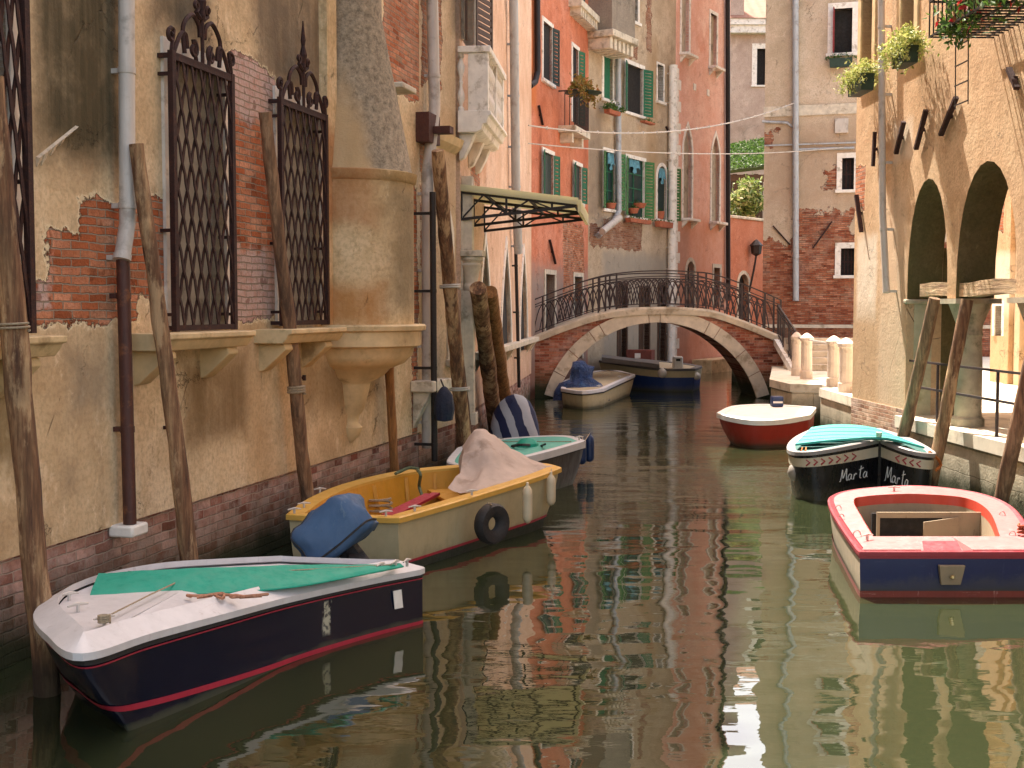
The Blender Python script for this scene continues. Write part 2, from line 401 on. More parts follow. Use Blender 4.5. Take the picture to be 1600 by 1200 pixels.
def window(b, p0, p1, shape='rect', frame=.12, fmat=None, sill=True, pane=None, depth=.22, sh=None, shmat=None, d=0.0, bars=0, sill_mat=None, sill_out=.1, name='window', sill_br=False, bars_mat=None, label=None, swid=None):
    s0, z1 = b.W.at(*p0, d); s1, z0 = b.W.at(*p1, d)
    if s1 - s0 < .08: s1 = s0 + .08
    o = outline(s0, s1, z0, z1, shape); b.holes.append(o)
    mb = MB(); surround(mb, o, frame if frame else .03, d-.03, d+depth*.9)
    w = mb.build(name, fmat or STONE_W, b.e, bevel=0)
    if label: w['label'] = label
    m = MB(); m.box(s0-.02, s1+.02, d+depth, d+depth+.03, z0-.02, z1+.02)
    m.build('pane', pane or GLASS, w)
    if bars:
        m = MB(); bw = .035
        for i in range(bars+1):
            x = s0 + (s1-s0)*i/bars; m.box(x-bw/2, x+bw/2, d+depth-.035, d+depth-.002, z0, z1)
        nz = max(2, int((z1-z0)/.5))
        for i in range(nz+1):
            z = z0+(z1-z0)*i/nz; m.box(s0, s1, d+depth-.030, d+depth-.004, z-bw/2, z+bw/2)
        m.build('sash', bars_mat or BROWN, w)
    if sill:
        f = frame + .05
        m = MB(); m.box(s0-f, s1+f, d-sill_out, d+.04, z0-.11, z0-.002)
        if sill_br:
            for x in (s0-f+.08, s1+f-.2): m.prism([(d-sill_out*.8, z0-.11), (d, z0-.11), (d, z0-.38)], x, x+.12, 'x')
        m.build('sill', sill_mat or fmat or STONE_W, w, bevel=.012)
    if sh:
        for side, ang in sh:
            ww = swid or (s1-s0)/2
            shutter_mb(s0 if side == 'L' else s1, z0, z1, ww, side, ang, d-.045).build('shutter', shmat or GREEN, w, smooth=0)
    return w, (s0, s1, z0, z1)
def grille(w, b, p0, p1, d, cross=7, rows=5, top=True, s_override=None):
    s0, z1 = b.W.at(*p0, d); s1, z0 = b.W.at(*p1, d)
    m = MB(); W_, H_ = s1-s0, z1-z0; t = .034
    for x in (s0, s1): m.box(x-.03, x+.03, d-.025, d+.025, z0-.03, z1+.03)
    for z in (z0, z1-.02): m.box(s0, s1, d-.02, d+.02, z-.025, z+.025)
    px = W_/cross; pz = H_/rows
    for fam in (1, -1):      # wavy diagonal straps
        for i in range(-cross*6, cross*6+1):
            pts = []
            N = 140
            for k in range(N+1):
                z = z0 + H_*k/N; ph = (z-z0)/pz
                x = s0 + (i + fam*(ph + .045*math.sin(2*math.pi*2*ph))) * px
                if s0 <= x <= s1: pts.append((x, d+.008*fam, z))
            if len(pts) > 6:
                pts = pts[::5] + [pts[-1]]
                q = [Vector(p) for p in pts]
                m.loft([[p+Vector((-t/2,-.006,0)), p+Vector((t/2,-.006,0)), p+Vector((t/2,.006,0)), p+Vector((-t/2,.006,0))] for p in q])
    for zz in (z0+H_*.05, z0+H_*.36, z0+H_*.93):       # side anchors
        for x in (s0, s1): m.bar((x, d, zz), (x, .02, zz), .03)
    for x in (s0, s1): m.box(x-.02, x+.02, d, -.001, z1-.03, z1+.01); m.box(x-.02, x+.02, d, -.001, z0-.02, z0+.02)
    if top:
        c = (s0+s1)/2
        def scroll(cx, cz, r, a0, turns, sgn, tail=None):
            pts = []
            for k in range(22):
                f = k/21; a = a0 + sgn*turns*2*math.pi*f; rr = r*(.25+.75*f)
                pts.append((cx+rr*math.cos(a), d, cz+rr*math.sin(a)))
            if tail: pts += [(x, d, z) for x, z in tail]
            m.tube(pts, .02, 5)
        h = W_*.95; zt = z1
        for sg in (1, -1):
            def X(v): return c + sg*v*W_/2
            scroll(X(1.0), zt+.16, .07, math.pi/2, 1.1, sg, [(X(1.0), zt+.04), (X(1.0), zt)])
            scroll(X(.30), zt+.12, .085, math.pi/2, 1.0, -sg, [(X(.2), zt+.01)])
            m.tube(spline([(X(.95), d, zt), (X(.72), d, zt+.2), (X(.55), d, zt+.22), (X(.5), d, zt+.1)], 5), .021, 5)
            m.tube(spline([(X(.58), d, zt+.05), (X(.62), d, zt+.28), (X(.35), d, zt+.42), (X(.12), d, zt+.36), (X(.08), d, zt+.25)], 6), .022, 5)
            scroll(X(.2), zt+.52, .05, -math.pi/2, 1.0, sg, [(X(.05), zt+.42)])
        m.lathe([(.018,0),(.02,.4),(.035,.45),(.03,.5),(.045,.58),(.02,.68),(.03,.74),(.006,.95)], (c, d, zt), 8)
        m.box(s0, s1, d-.02, d+.02, zt-.005, zt+.02)
    return m.build('grille', IRON, w, smooth=0)
def sill_big(w, b, sa, sb, z1, out=.42, h=.15, mat=None):
    m = MB(); prof = [(-out, z1), (-out, z1-.05), (-out+.04, z1-.06), (-out+.06, z1-.10), (-out+.1, z1-h), (.02, z1-h), (.02, z1)]
    m.loft([[(sa, y, z) for y, z in prof], [(sb, y, z) for y, z in prof]])
    for x in (sa+.12, sb-.34):
        pr = [(.02, z1-h), (-out+.14, z1-h), (-out+.12, z1-h-.06), (-out*.45, z1-h-.16), (-.05, z1-h-.28), (.02, z1-h-.30)]
        m.loft([[(x, y, z-.002) for y, z in pr], [(x+.2, y, z-.002) for y, z in pr]])
    return m.build('sill', mat or STONE_Y, w, bevel=.01)
def pipe(b, pts_px, r, mat, d=-.09, joints=True, name='downpipe', own=None):
    pts = []
    for p in pts_px:
        s_, z_ = b.W.at(p[0], p[1], d); pts.append(Vector((s_, d, z_)))
    m = MB(); m.tube(pts, r, 12)
    if joints:
        for i in range(len(pts)-1):
            a, c = pts[i], pts[i+1]; L = (c-a).length
            for k in range(int(L/1.1)+1):
                q = a + (c-a)*min(1, (k*1.1+.3)/max(L, .01)); dr = (c-a).normalized()*.025
                m.tube([q-dr, q+dr], r*1.1, 12)
                m.box(q.x-r*.4, q.x+r*.4, d, -.001, q.z-.02, q.z+.02)
    return m.build(name, mat, b.e)
def anchor(b, pa, pb, mat=None, d=-.06, w=.07):
    s0, z0 = b.W.at(*pa, d); s1, z1 = b.W.at(*pb, d)
    m = MB(); m.bar((s0, d, z0), (s1, d, z1), w, .05)
    c = Vector(((s0+s1)/2, d, (z0+z1)/2)); m.bar(c, c+Vector((0, -d-.005, 0)), .05)
    return m.build('wall_anchor', mat or IRON, b.e, smooth=0)

# ===== A: long stucco palazzo on the left =====
pA0 = P(0, 1050, 0); pA1 = P(720, 731.7, 0)
dirA = (pA1 - pA0).normalized(); pAs = pA0 - dirA*13
WA = Wall(pAs, pA1)
sA = WA.at(657, 600)[0]; zp = WA.at(100, 846)[1]
A = Bld('stucco_palazzo', WA, 'long ochre stucco house with peeled brick and diamond iron grilles along the left bank')
def Ar(px0, py0, px1, py1):
    a, t = WA.at(px0, py0); c, _ = WA.at(px1, py0); _, bt = WA.at((px0+px1)/2, py1); _, tt = WA.at((px0+px1)/2, py0)
    return (a, c, bt, tt)
brA = [Ar(70,360,212,505), Ar(120,318,262,420), Ar(205,305,262,470), Ar(352,95,432,500), Ar(640,290,652,700), Ar(52,440,110,505), Ar(596,-200,662,150)]
stA = [Ar(50,-150,192,255)+(.25,(.070,.056,.030),1.0), Ar(236,-60,330,60)+(.25,(.09,.07,.045),.9), Ar(395,-40,505,140)+(.25,(.11,.085,.06),.9),
       Ar(285,560,385,690)+(.2,(.17,.10,.04),.85), Ar(-60,600,30,740)+(.2,(.15,.10,.035),.8), Ar(455,560,600,640)+(.2,(.20,.12,.045),.65),
       Ar(110,550,175,640)+(.2,(.2,.17,.13),.55), Ar(100,720,118,770)+(.15,(.2,.15,.1),.5)]
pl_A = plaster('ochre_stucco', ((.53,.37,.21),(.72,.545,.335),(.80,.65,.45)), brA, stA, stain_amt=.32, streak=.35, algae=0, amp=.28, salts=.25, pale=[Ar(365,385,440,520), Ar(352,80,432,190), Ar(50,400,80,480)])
plinth_m = brickmat('pink_plinth_brick', (.32,.11,.075), (.58,.35,.28), (.46,.36,.29), algae=.32, salts=.6, stain=.6, w=.27, h=.085)
wins = []
w1, r1 = window(A, (262,84), (352,513), frame=.13, pane=CURT, depth=.16, sill=False, fmat=STONE_W, name='window')
w1['label'] = 'tall barred window nearest the middle of the ochre wall'; wins.append((w1, r1))
grille(w1, A, (268,84), (366,510), -.13, 7, 5)
w2, r2 = window(A, (434,156), (500,506), frame=.13, pane=CURT, depth=.16, sill=False, fmat=STONE_W)
w2['label'] = 'tall barred window beside the rounded chimney breast'
grille(w2, A, (438,156), (511,503), -.13, 7, 5)
w0, r0 = window(A, (-75,-190), (20,520), frame=.13, pane=CURT, depth=.16, sill=False, fmat=STONE_W)
w0['label'] = 'barred window cut by the left edge of the photo'
grille(w0, A, (-80,-190), (49,514), -.13, 7, 5)
for w_, q0, q1 in ((w1, (264,519), (398,519)), (w2, (453,513), (540,511)), (w0, (-110,528), (102,527))):
    a_, z_ = WA.at(*q0, -.4); c_, _ = WA.at(*q1, -.4); zz = WA.at((q0[0]+q1[0])/2, q0[1], -.42)[1]
    sill_big(w_, A, a_, c_, zz)
A.wall('wall', pl_A, 0, sA, zp, 15.5, 7)
m = MB(); m.box(0, sA, .035, 1.0, -1.0, zp+.02); A.part(m, 'plinth', plinth_m, smooth=0)
# rain pipe: grey upper run, brown lower run, stone foot
pipe(A, [(197,-160), (199,350), (191,402)], .068, ZINC, -.13)
pipe(A, [(192,405), (203,818)], .056, RUST, -.12, name='lower_downpipe')
a_, z_ = WA.at(203, 818, -.1); m = MB(); m.box(a_-.13, a_+.13, -.2, .03, z_-.1, z_); A.part(m, 'pipe_foot_stone', STONE_W, bevel=.02)
# small iron pegs
for p in ((256,668), (455,590)):
    a_, z_ = WA.at(*p); m = MB(); m.bar((a_, 0, z_), (a_, -.16, z_), .03); m.box(a_-.02, a_+.02, -.17, -.14, z_-.03, z_+.03); A.part(m, 'iron_peg', IRON)
# rounded chimney breast on a moulded corbel
sc_ = (WA.at(505, 500)[0] + .86); R = .80
zt = WA.at(578, 262, -R*.7)[1]; zb = WA.at(578, 512, -R)[1]
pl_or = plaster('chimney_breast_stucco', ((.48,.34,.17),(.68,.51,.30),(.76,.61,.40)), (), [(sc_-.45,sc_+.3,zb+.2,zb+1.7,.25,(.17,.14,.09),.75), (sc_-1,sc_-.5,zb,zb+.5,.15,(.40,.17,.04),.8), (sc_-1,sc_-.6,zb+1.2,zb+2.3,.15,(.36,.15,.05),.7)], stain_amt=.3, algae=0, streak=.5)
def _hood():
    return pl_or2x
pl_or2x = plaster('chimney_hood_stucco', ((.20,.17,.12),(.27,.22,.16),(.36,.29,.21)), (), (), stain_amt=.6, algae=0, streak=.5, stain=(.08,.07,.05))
def half(prof, mat, name, c=(0,0,0), seg=24, sq=1.0, bevel=0):
    m = MB(); n = seg + 1
    m.loft([[(sc_ + r*math.cos(math.pi + math.pi*k/seg), sq*r*math.sin(math.pi + math.pi*k/seg), z) for k in range(n)] for r, z in prof], closed=False)
    return A.part(m, name, mat, smooth=.9)
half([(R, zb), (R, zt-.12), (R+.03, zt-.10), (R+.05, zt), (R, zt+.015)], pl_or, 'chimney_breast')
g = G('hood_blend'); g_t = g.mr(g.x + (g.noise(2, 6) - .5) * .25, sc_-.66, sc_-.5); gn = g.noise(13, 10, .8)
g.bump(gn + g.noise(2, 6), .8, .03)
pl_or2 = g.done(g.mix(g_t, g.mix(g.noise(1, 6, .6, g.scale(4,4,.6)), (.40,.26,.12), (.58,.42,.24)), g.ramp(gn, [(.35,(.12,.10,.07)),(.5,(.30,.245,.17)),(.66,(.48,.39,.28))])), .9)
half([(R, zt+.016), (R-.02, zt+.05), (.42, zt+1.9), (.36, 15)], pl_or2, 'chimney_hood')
half([(0,zb+.02),(R+.13, zb+.02), (R+.15, zb), (R+.14, zb-.05), (R+.09, zb-.07), (R+.08, zb-.24), (R+.02, zb-.26), (R, zb-.27), (R-.02, zb-.36), (R-.12, zb-.46),(R-.22, zb-.50), (R-.3, zb-.53), (R-.38, zb-.62), (.26, zb-.70), (.25,zb-.73),(.24, zb-.78), (.17, zb-1.05), (.11, zb-1.12), (.10, zb-1.2), (.15, zb-1.26), (.12, zb-1.36), (.03, zb-1.45)], STONE_Y, 'corbel')
sp0, _ = WA.at(506, 300); m = MB(); m.box(sc_-R-.12, sc_-R+.18, -.10, .0, zb, 15); A.part(m, 'pilaster', pl_or, smooth=0)
a_, z_ = WA.at(592, 118, -.5); m = MB(); m.box(a_+.55, a_+1.1, -.62, 0, z_-.05, z_+.02); m.box(a_+.75, a_+1.0, -.3, 0, z_+.02, z_+.35); A.part(m, 'stone_ledge', STONE, bevel=.015)

# ===== B: narrow cream house next to it =====
B = Bld('cream_house', Wall(WA.w(sA+.002, 0, 0)[:2], pA1[:2]), 'narrow cream house with grey rain pipe between the ochre palazzo and the balcony')
WB = B.W; sB = WB.at(713, 600)[0]
def Br(W, px0, py0, px1, py1):
    a, _ = W.at(px0, py0); c, _ = W.at(px1, py1); _, bt = W.at((px0+px1)/2, py1); _, tt = W.at((px0+px1)/2, py0)
    return (a, c, bt, tt)
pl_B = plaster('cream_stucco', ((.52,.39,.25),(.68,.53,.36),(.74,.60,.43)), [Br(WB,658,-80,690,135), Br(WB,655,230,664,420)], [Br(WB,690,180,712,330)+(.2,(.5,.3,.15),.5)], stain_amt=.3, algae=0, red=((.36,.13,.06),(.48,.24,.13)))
zpB = WB.at(690, 668)[1]
window(B, (694,338), (704,430), 'ogee', frame=.12, sill=False, pane=VOID, depth=.06)
window(B, (700,475), (709,560), frame=.09, sill=True, pane=VOID, depth=.06, fmat=STONE)
B.wall('wall', pl_B, 0, sB, zpB, 15.2, 7)
m = MB(); m.box(0, sB, .03, 1.0, -1.0, zpB+.02); B.part(m, 'plinth', plinth_m, smooth=0)
pipe(B, [(672,-160), (679,170), (668,270), (668,700)], .085, ZINC, -.14)
pipe(B, [(676,300), (679,720)], .045, IRON_D, -.3, name='iron_pipe')
m = MB(); a_, z_ = WB.at(700, 250); 
m.loft([[(0, y, WB.at(700,225)[1]+z) for y, z in ((-.14,.1),(-.1,-.02),(-.02,-.1),(0,-.12),(0,.1))], [(sB, y, WB.at(700,225)[1]+z) for y, z in ((-.14,.1),(-.1,-.02),(-.02,-.1),(0,-.12),(0,.1))]])
B.part(m, 'cornice', STONE_Y, smooth=0)
for q in ((672,596,702,612),):
    a_, z_ = WB.at(q[0], q[1], -.3); c_, _ = WB.at(q[2], q[1], -.3)
    m = MB(); m.box(a_, c_, -.34, 0, z_-.16, z_); m.prism([(-.28, z_-.16), (0, z_-.16), (0, z_-.7)], a_+.1, a_+.28, 'x'); B.part(m, 'stone_sill', STONE, bevel=.02)
m = MB(); a_, z_ = WB.at(656, 200); m.box(a_-.2, a_+.35, -.2, .02, z_-.22, z_+.2); m.box(a_, a_+.2, -.45, -.2, z_-.08, z_+.02); B.part(m, 'rusty_vent', simple('red_rust', (.07,.022,.014), .8, .3, 9, .3), smooth=0)

# ===== C: peach house with balcony =====
pC1 = P(830, 631, 0); WC = Wall(pA1, pC1)
C = Bld('peach_house', WC, 'peach stucco house with white balcony, water door canopy and three pointed windows')
pl_C = plaster('peach_stucco', ((.62,.39,.26),(.76,.53,.38),(.82,.62,.48)), [Br(WC,800,200,812,330), Br(WC,735,190,750,290)], [Br(WC,742,110,760,280)+(.25,(.5,.22,.1),.4)], stain_amt=.22, algae=0, streak=.3, stain=(.3,.18,.1))
zpC = WC.at(800, 602)[1]; sC = WC.len
for q in (((748,405),(766,556)), ((782,413),(798,552)), ((812,423),(823,546))):
    window(C, (q[0][0], q[0][1]-30), q[1], 'ogee', frame=.16, sill=False, pane=VOID, depth=.07, fmat=STONE_W, name='pointed_window')
a_, z_ = WC.at(742, 552, -.1); c_ = sC
m = MB(); m.box(a_+.1, c_, -.22, 0, z_-.12, z_)
for x in (a_+.5, a_+2.2, a_+4.2, a_+6.4, c_-1.5, c_-.5):
    if x < c_-.2: m.prism([(-.18, z_-.122), (0, z_-.122), (0, z_-.4)], x, x+.18, 'x')
C.part(m, 'sill_band', STONE, bevel=.012)
window(C, (722,345), (737,640), frame=.14, sill=False, pane=VOID, depth=.12, fmat=STONE, name='water_door')
window(C, (722,-60), (741,92), frame=.12, sill=False, pane=VOID, depth=.2, fmat=STONE, sh=(('L',172),('R',165)), shmat=BROWN, name='balcony_window')
C.wall('wall', pl_C, 0, sC, zpC, 15.8, 7, rdepth=.5)
m = MB(); m.box(0, sC, .03, 1.0, -1.0, zpC+.02); C.part(m, 'plinth', plinth_m, smooth=0)
pipe(C, [(801,-120), (806,292), (810,395)], .1, ZINC_B, -.16)
pipe(C, [(806,395), (811,605)], .04, IRON_D, -.1, name='lower_downpipe')
# carved column with capital by the water door
a_, zc = WC.at(718, 410); m = MB(); a_ = .22
m.box(a_-.1, a_+.1, -.2, 0, .9, zc-.45); m.box(a_-.14, a_+.14, -.24, 0, .7, .9)
m.lathe([(.12,0),(.13,.08),(.11,.12),(.14,.3),(.2,.42),(.16,.45),(.21,.5),(.21,.55)], (a_, -.14, zc-.45), 12); m.box(a_-.22, a_+.22, -.36, 0, zc+.1, zc+.2)
m.box(a_-.1, a_+.1, -.18, 0, zc+.2, zc+1.4); C.part(m, 'door_column', STONE, bevel=.01)
# balcony
zb1 = PY(730, 182, 21.1).z; zr = PY(730, 84, 21.1).z - .1; s0b = -.25; s1b = 2.3; ob = .46
bal = empty('balcony', (0,0,0)); bal.parent = C.e
m = MB(); prof = [(0,0),(-ob-.06,0),(-ob-.08,-.07),(-ob-.03,-.09),(-ob,-.2),(-ob+.06,-.21),(-ob+.08,-.3),(-ob+.16,-.34),(0,-.34)]
m.loft([[(s0b-.02, y, zb1+z) for y, z in prof], [(s1b, y, zb1+z) for y, z in prof]])
for x in (s0b+.12, 1.0, s1b-.35):
    pr = [(0,-.341),(-ob+.2,-.341),(-ob+.24,-.42),(-ob*.4,-.52),(-.08,-.72),(0,-.76)]
    m.loft([[(x, y, zb1+z) for y, z in pr], [(x+.2, y, zb1+z) for y, z in pr]])
m.build('balcony_slab', STONE_W, bal, bevel=.01)
m = MB(); m.box(s0b-.02, s1b, -ob-.06, -ob+.1, zr, zr+.1); m.box(s0b-.02, s0b+.16, -ob+.1, 0, zr, zr+.1); m.box(s1b-.18, s1b, -ob+.1, 0, zr, zr+.1)
m.build('handrail', STONE_W, bal, bevel=.01)
hb = zr - zb1
for x in (s0b+.02, 1.0, s1b-.18):
    m = MB(); m.box(x, x+.14, -ob-.02, -ob+.30 if x < 1 else -ob+.12, zb1+.001, zr-.001); m.build('pier', STONE_W, bal, bevel=.008)
bprof = [(.06,0),(.06,.06),(.03,.09),(.035,.12),(.075,.22),(.07,.30),(.035,.40),(.03,.46),(.045,.5),(.03,.54),(.035,.6),(.07,.70),(.075,.78),(.035,.88),(.03,.91),(.06,.94),(.06,1)]
mb0 = MB(); mb0.lathe([(r*.85, z*(hb-.002)) for r, z in bprof], (0,0,0), 10)
b0 = mb0.build('baluster', STONE_W, bal)
spots = [(s0b+.08, -ob+.42)] + [(s0b+.3+.2*i, -ob+.05) for i in range(14) if abs(s0b+.3+.2*i-1.07) > .15 and s0b+.3+.2*i < s1b-.2]
for i, (x, y) in enumerate(spots):
    o = b0 if i == 0 else b0.copy()
    if i: sc.collection.objects.link(o)
    o.location = (x, y, zb1+.001)
# ===== canopy over the water door =====
hN = PY(725, 298, 21.0).z; Y0, Y1 = 21.2, 26.0
def cp(px, Y, z): r = ray(px, 400); return Vector((r.x/r.y*Y, Y, z))
zi, zo = EYE+ (HOR-299)/F*Y0, EYE+(HOR-321)/F*Y0
ci0 = Vector(WC.w(.75, 0, zi)); ci0 = Vector((WC.o.x, WC.o.y, 0)); 
e_can = empty('door_canopy', (WC.o.x, WC.o.y, 0), WC.rot, 'pale yellow canopy on black iron trusses over the water door of the peach house', 'canopy')
CAN = simple('pale_canopy_sheet', (.62,.58,.36), .55, .1, 3, .1, dirt=(.45,.42,.25))
gg = G('pale_canopy'); tb = gg.n.new('ShaderNodeBsdfTranslucent'); tb.inputs[0].default_value = (.92,.88,.62,1)
gg.done(gg.mix(gg.noise(2,5), (.66,.64,.46), (.76,.74,.55)), .5); mx = gg.n.new('ShaderNodeMixShader'); mx.inputs[0].default_value = .5
gg.l.new(gg.b.outputs[0], mx.inputs[1]); gg.l.new(tb.outputs[0], mx.inputs[2]); gg.l.new(mx.outputs[0], gg.out.inputs[0]); CAN = gg.mat
ca, cb, co = .05, 3.3, 1.9
def roofz(y): return zi + (zo-zi)*(-y)/co
m = MB(); m.loft([[(ca, 0, zi), (ca, -co, zo), (ca, -co, zo+.015), (ca, 0, zi+.015)], [(cb, 0, zi), (cb, -co, zo), (cb, -co, zo+.015), (cb, 0, zi+.015)]])
m.build('canopy_sheet', CAN, e_can, smooth=0)
m = MB(); m.box(ca-.02, cb+.02, -co-.04, -co+.01, zo-.16, zo+.03); m.loft([[(ca-.03, 0, zi-.04), (ca-.03, -co, zo-.05), (ca-.03, -co, zo+.06), (ca-.03, 0, zi+.06)], [(ca, 0, zi-.05), (ca, -co, zo-.05), (ca, -co, zo+.06), (ca, 0, zi+.06)]])
m.build('fascia', CAN, e_can, smooth=0)
for x in (ca+.05, (ca+cb)/2, cb-.05):
    m = MB(); n = 5; top = [Vector((x, -co*k/n*.97, roofz(co*-1*0-co*k/n*.97*1 if False else -co*k/n*.97)-.06)) for k in range(n+1)]
    low = [Vector((x, -co*k/n*.97, zi-.50+.20*k/n)) for k in range(n+1)]
    for k in range(n):
        m.bar(top[k], top[k+1], .045); m.bar(low[k], low[k+1], .045)
        m.bar(low[k] if k % 2 == 0 else top[k], top[k+1] if k % 2 == 0 else low[k+1], .025)
        if k in (2, 4): m.bar(top[k], low[k], .035)
    m.bar(top[0], low[0], .05); m.bar(top[n], low[n], .04)
    m.build('truss', IRON_D, e_can, smooth=0)
for k in (1, 3, 5):
    m = MB(); y = -co*k/5*.97; m.bar((ca, y, roofz(y)-.05), (cb, y, roofz(y)-.05), .04); m.build('purlin', IRON_D, e_can, smooth=0)

# ===== D: red house =====
zE = P(918, 601.5, 0); pD0 = P(826, 624.5, 0); WD = Wall(pD0, zE)
D = Bld('red_house', WD, 'tall red-orange stucco house with dark green shutters left of the tan house')
pl_D = plaster('red_stucco', ((.46,.14,.07),(.62,.22,.125),(.68,.30,.20)), [Br(WD,880,350,912,470)], [Br(WD,826,420,918,620)+(.5,(.28,.24,.21),.9), Br(WD,826,-300,838,170)+(.2,(.55,.16,.04),.8)], stain_amt=.3, streak=.5, stain=(.16,.05,.03), algae=.5)
window(D, (848,32), (862,132), frame=.12, depth=.06, pane=VOID, sh=(('R',168),), shmat=GREEN_D, swid=.45)
window(D, (894,72), (903,195), frame=.12, depth=.06, sill=False, pane=VOID, sh=(('R',165),), shmat=GREEN, swid=.4, name='balcony_window')
window(D, (848,236), (864,310), frame=.12, depth=.06, pane=GREEN_D, sh=(('R',168),('L',165)), shmat=GREEN, swid=.4)
window(D, (896,256), (908,318), frame=.12, depth=.06, pane=GREEN_D, sh=(('R',168),('L',165)), shmat=GREEN, swid=.4)
window(D, (848,-130), (862,-30), frame=.12, depth=.06, pane=VOID, sh=(('R',168),), shmat=GREEN_D, swid=.45)
window(D, (894,-90), (903,5), frame=.12, depth=.06, pane=VOID, sh=(('R',168),), shmat=GREEN_D, swid=.45)
window(D, (852,428), (866,600), frame=.14, sill=False, pane=VOID, fmat=STONE, name='water_door')
window(D, (897,432), (909,560), frame=.14, sill=False, pane=VOID, fmat=STONE, name='water_door')
D.wall('wall', pl_D, 0, WD.len, -1, 24, 8)
a_, z_ = WD.at(893, 196, -.4); m = MB(); m.box(a_-.1, a_+1.9, -.55, 0, z_-.2, z_); m.box(a_+.1, a_+.3, -.4, 0, z_-.5, z_-.2); m.box(a_+1.4, a_+1.6, -.4, 0, z_-.5, z_-.2)
pb = D.part(m, 'balcony', STONE, bevel=.01)
m = MB()
for k in range(18):
    x = a_-.05+1.9*k/17; m.bar((x, -.5, z_), (x, -.5, z_+1.05), .02)
for y in (-.35, -.2): m.bar((a_-.05, y, z_), (a_-.05, y, z_+1.05), .02)
m.bar((a_-.05, -.5, z_+1.05), (a_+1.85, -.5, z_+1.05), .04); m.bar((a_-.05, -.5, z_+1.05), (a_-.05, 0, z_+1.05), .04); m.build('railing', IRON_D, pb, smooth=0)
a_, z_ = WD.at(892, 8, -.3); m = MB(); 
pipe(D, [(838,-250), (840,112), (836,128), (828,134)], .09, IRON_D, -.12, False)
anchor(D, (842,165), (848,195)); anchor(D, (859,375), (868,412))
m = MB(); zz = WD.at(905, 30)[1]
for k in range(9): m.box(WD.len-2.6+k*.3, WD.len-2.42+k*.3, -.35, 0, zz-.15, zz+.1)
m.box(WD.len-2.8, WD.len, -.42, 0, zz+.1, zz+.3); D.part(m, 'cornice', STONE, smooth=0)

# ===== E: tan house with green shutters ; F: salmon house =====
pF1 = P(1136, 575.7, 0); WE = Wall(zE, pF1)
sEF = WE.at(1052, 590)[0]
E = Bld('tan_house', WE, 'tan stucco house with bright green shutters and flower boxes behind the bridge')
pl_E = plaster('tan_stucco', ((.40,.30,.20),(.52,.40,.28),(.60,.48,.35)), [Br(WE,942,345,1003,390), Br(WE,1010,-60,1018,80), Br(WE,922,350,940,385), Br(WE,982,70,996,92)], [Br(WE,942,395,1050,560)+(.3,(.33,.29,.24),.9), Br(WE,1012,60,1026,330)+(.3,(.36,.22,.10),.5), Br(WE,918,170,940,340)+(.3,(.20,.15,.11),.7)], stain_amt=.3, streak=.4, stain=(.14,.10,.06), red=((.34,.13,.07),(.42,.22,.13)), algae=.55)
window(E, (943,84), (957,158), frame=.14, pane=GREEN, depth=.1)
window(E, (978,98), (1004,182), frame=.14, pane=VOID, sh=(('L',160),('R',160)), shmat=GREEN, swid=.5, depth=.1)
window(E, (985,-45), (996,36), frame=.14, pane=GLASS)
window(E, (946,-50), (957,20), frame=.14, pane=GLASS) if False else None
window(E, (944,236), (960,328), frame=.13, pane=GREEN_D, sh=(('L',160),('R',160)), shmat=GREEN_L, swid=.5, depth=.1, bars=2, bars_mat=GREEN)
window(E, (979,246), (1006,341), frame=.13, pane=GREEN_D, sh=(('L',160),('R',160)), shmat=GREEN_L, swid=.5, depth=.1, bars=2, bars_mat=GREEN)
window(E, (1027,258), (1041,344), 'round', frame=.13, pane=GREEN_D, sh=(('R',165),), shmat=GREEN_L, swid=.85, depth=.1)
window(E, (1027,100), (1036,160), frame=.08, pane=GREEN_D)
window(E, (1000,450), (1013,590), frame=.1, sill=False, pane=BROWN, depth=.2, fmat=BROWN, name='door')
window(E, (1029,445), (1038,580), frame=.1, sill=False, pane=VOID, depth=.2, fmat=BROWN, name='door')
window(E, (966,445), (978,590), frame=.1, sill=False, pane=BROWN, depth=.2, fmat=BROWN, name='door')
E.wall('wall', pl_E, 0, sEF, -1, 24.5, 8)
pipe(E, [(963,-220), (966,90)], .1, ZINC_B, -.16); pipe(E, [(966,90), (967,330), (960,345), (935,368)], .1, ZINC_B, -.16, name='lower_downpipe')
pipe(E, [(968,340), (941,362)], .12, ZINC, -.5, False, name='spout')
# projecting upper room
a_, z_ = WE.at(918, 50); c_, _ = WE.at(955, 60); 
m = MB(); m.box(a_, c_, -.9, -.001, z_, 22); o = E.part(m, 'projecting_room', plaster('grey_stucco', ((.24,.20,.16),(.30,.25,.2),(.36,.31,.25)), (), (), algae=0), smooth=0)
m = MB(); m.box(a_-.1, c_+.1, -1.0, 0, z_-.22, z_-.002)
for k in range(6): x = a_ + (c_-a_-.2)*k/5; m.box(x, x+.2, -.85, 0, z_-.6, z_-.222)
E.part(m, 'corbel', STONE, bevel=.02)
anchor(E, (1041,198), (1051,218))
Fh = Bld('salmon_house', Wall(WE.w(sEF+.002, 0, 0)[:2], pF1[:2]), 'tall salmon pink house with white quoins and pointed gothic windows behind the bridge')
WF = Fh.W; sF = WF.len
pl_F = plaster('salmon_stucco', ((.74,.37,.27),(.86,.53,.43),(.90,.62,.52)), [Br(WF,1062,330,1072,345)], [Br(WF,1052,340,1136,560)+(.6,(.66,.29,.17),.6), Br(WF,1052,360,1075,560)+(.3,(.42,.22,.16),.6)], stain_amt=.18, streak=.25, stain=(.4,.15,.09), algae=.55, crack=.3)
for q in (((1065,-30),(1076,88)), ((1110,20),(1119,108))): window(Fh, *q, frame=.14, pane=CURT, depth=.13, sill_br=True, sill_out=.35)
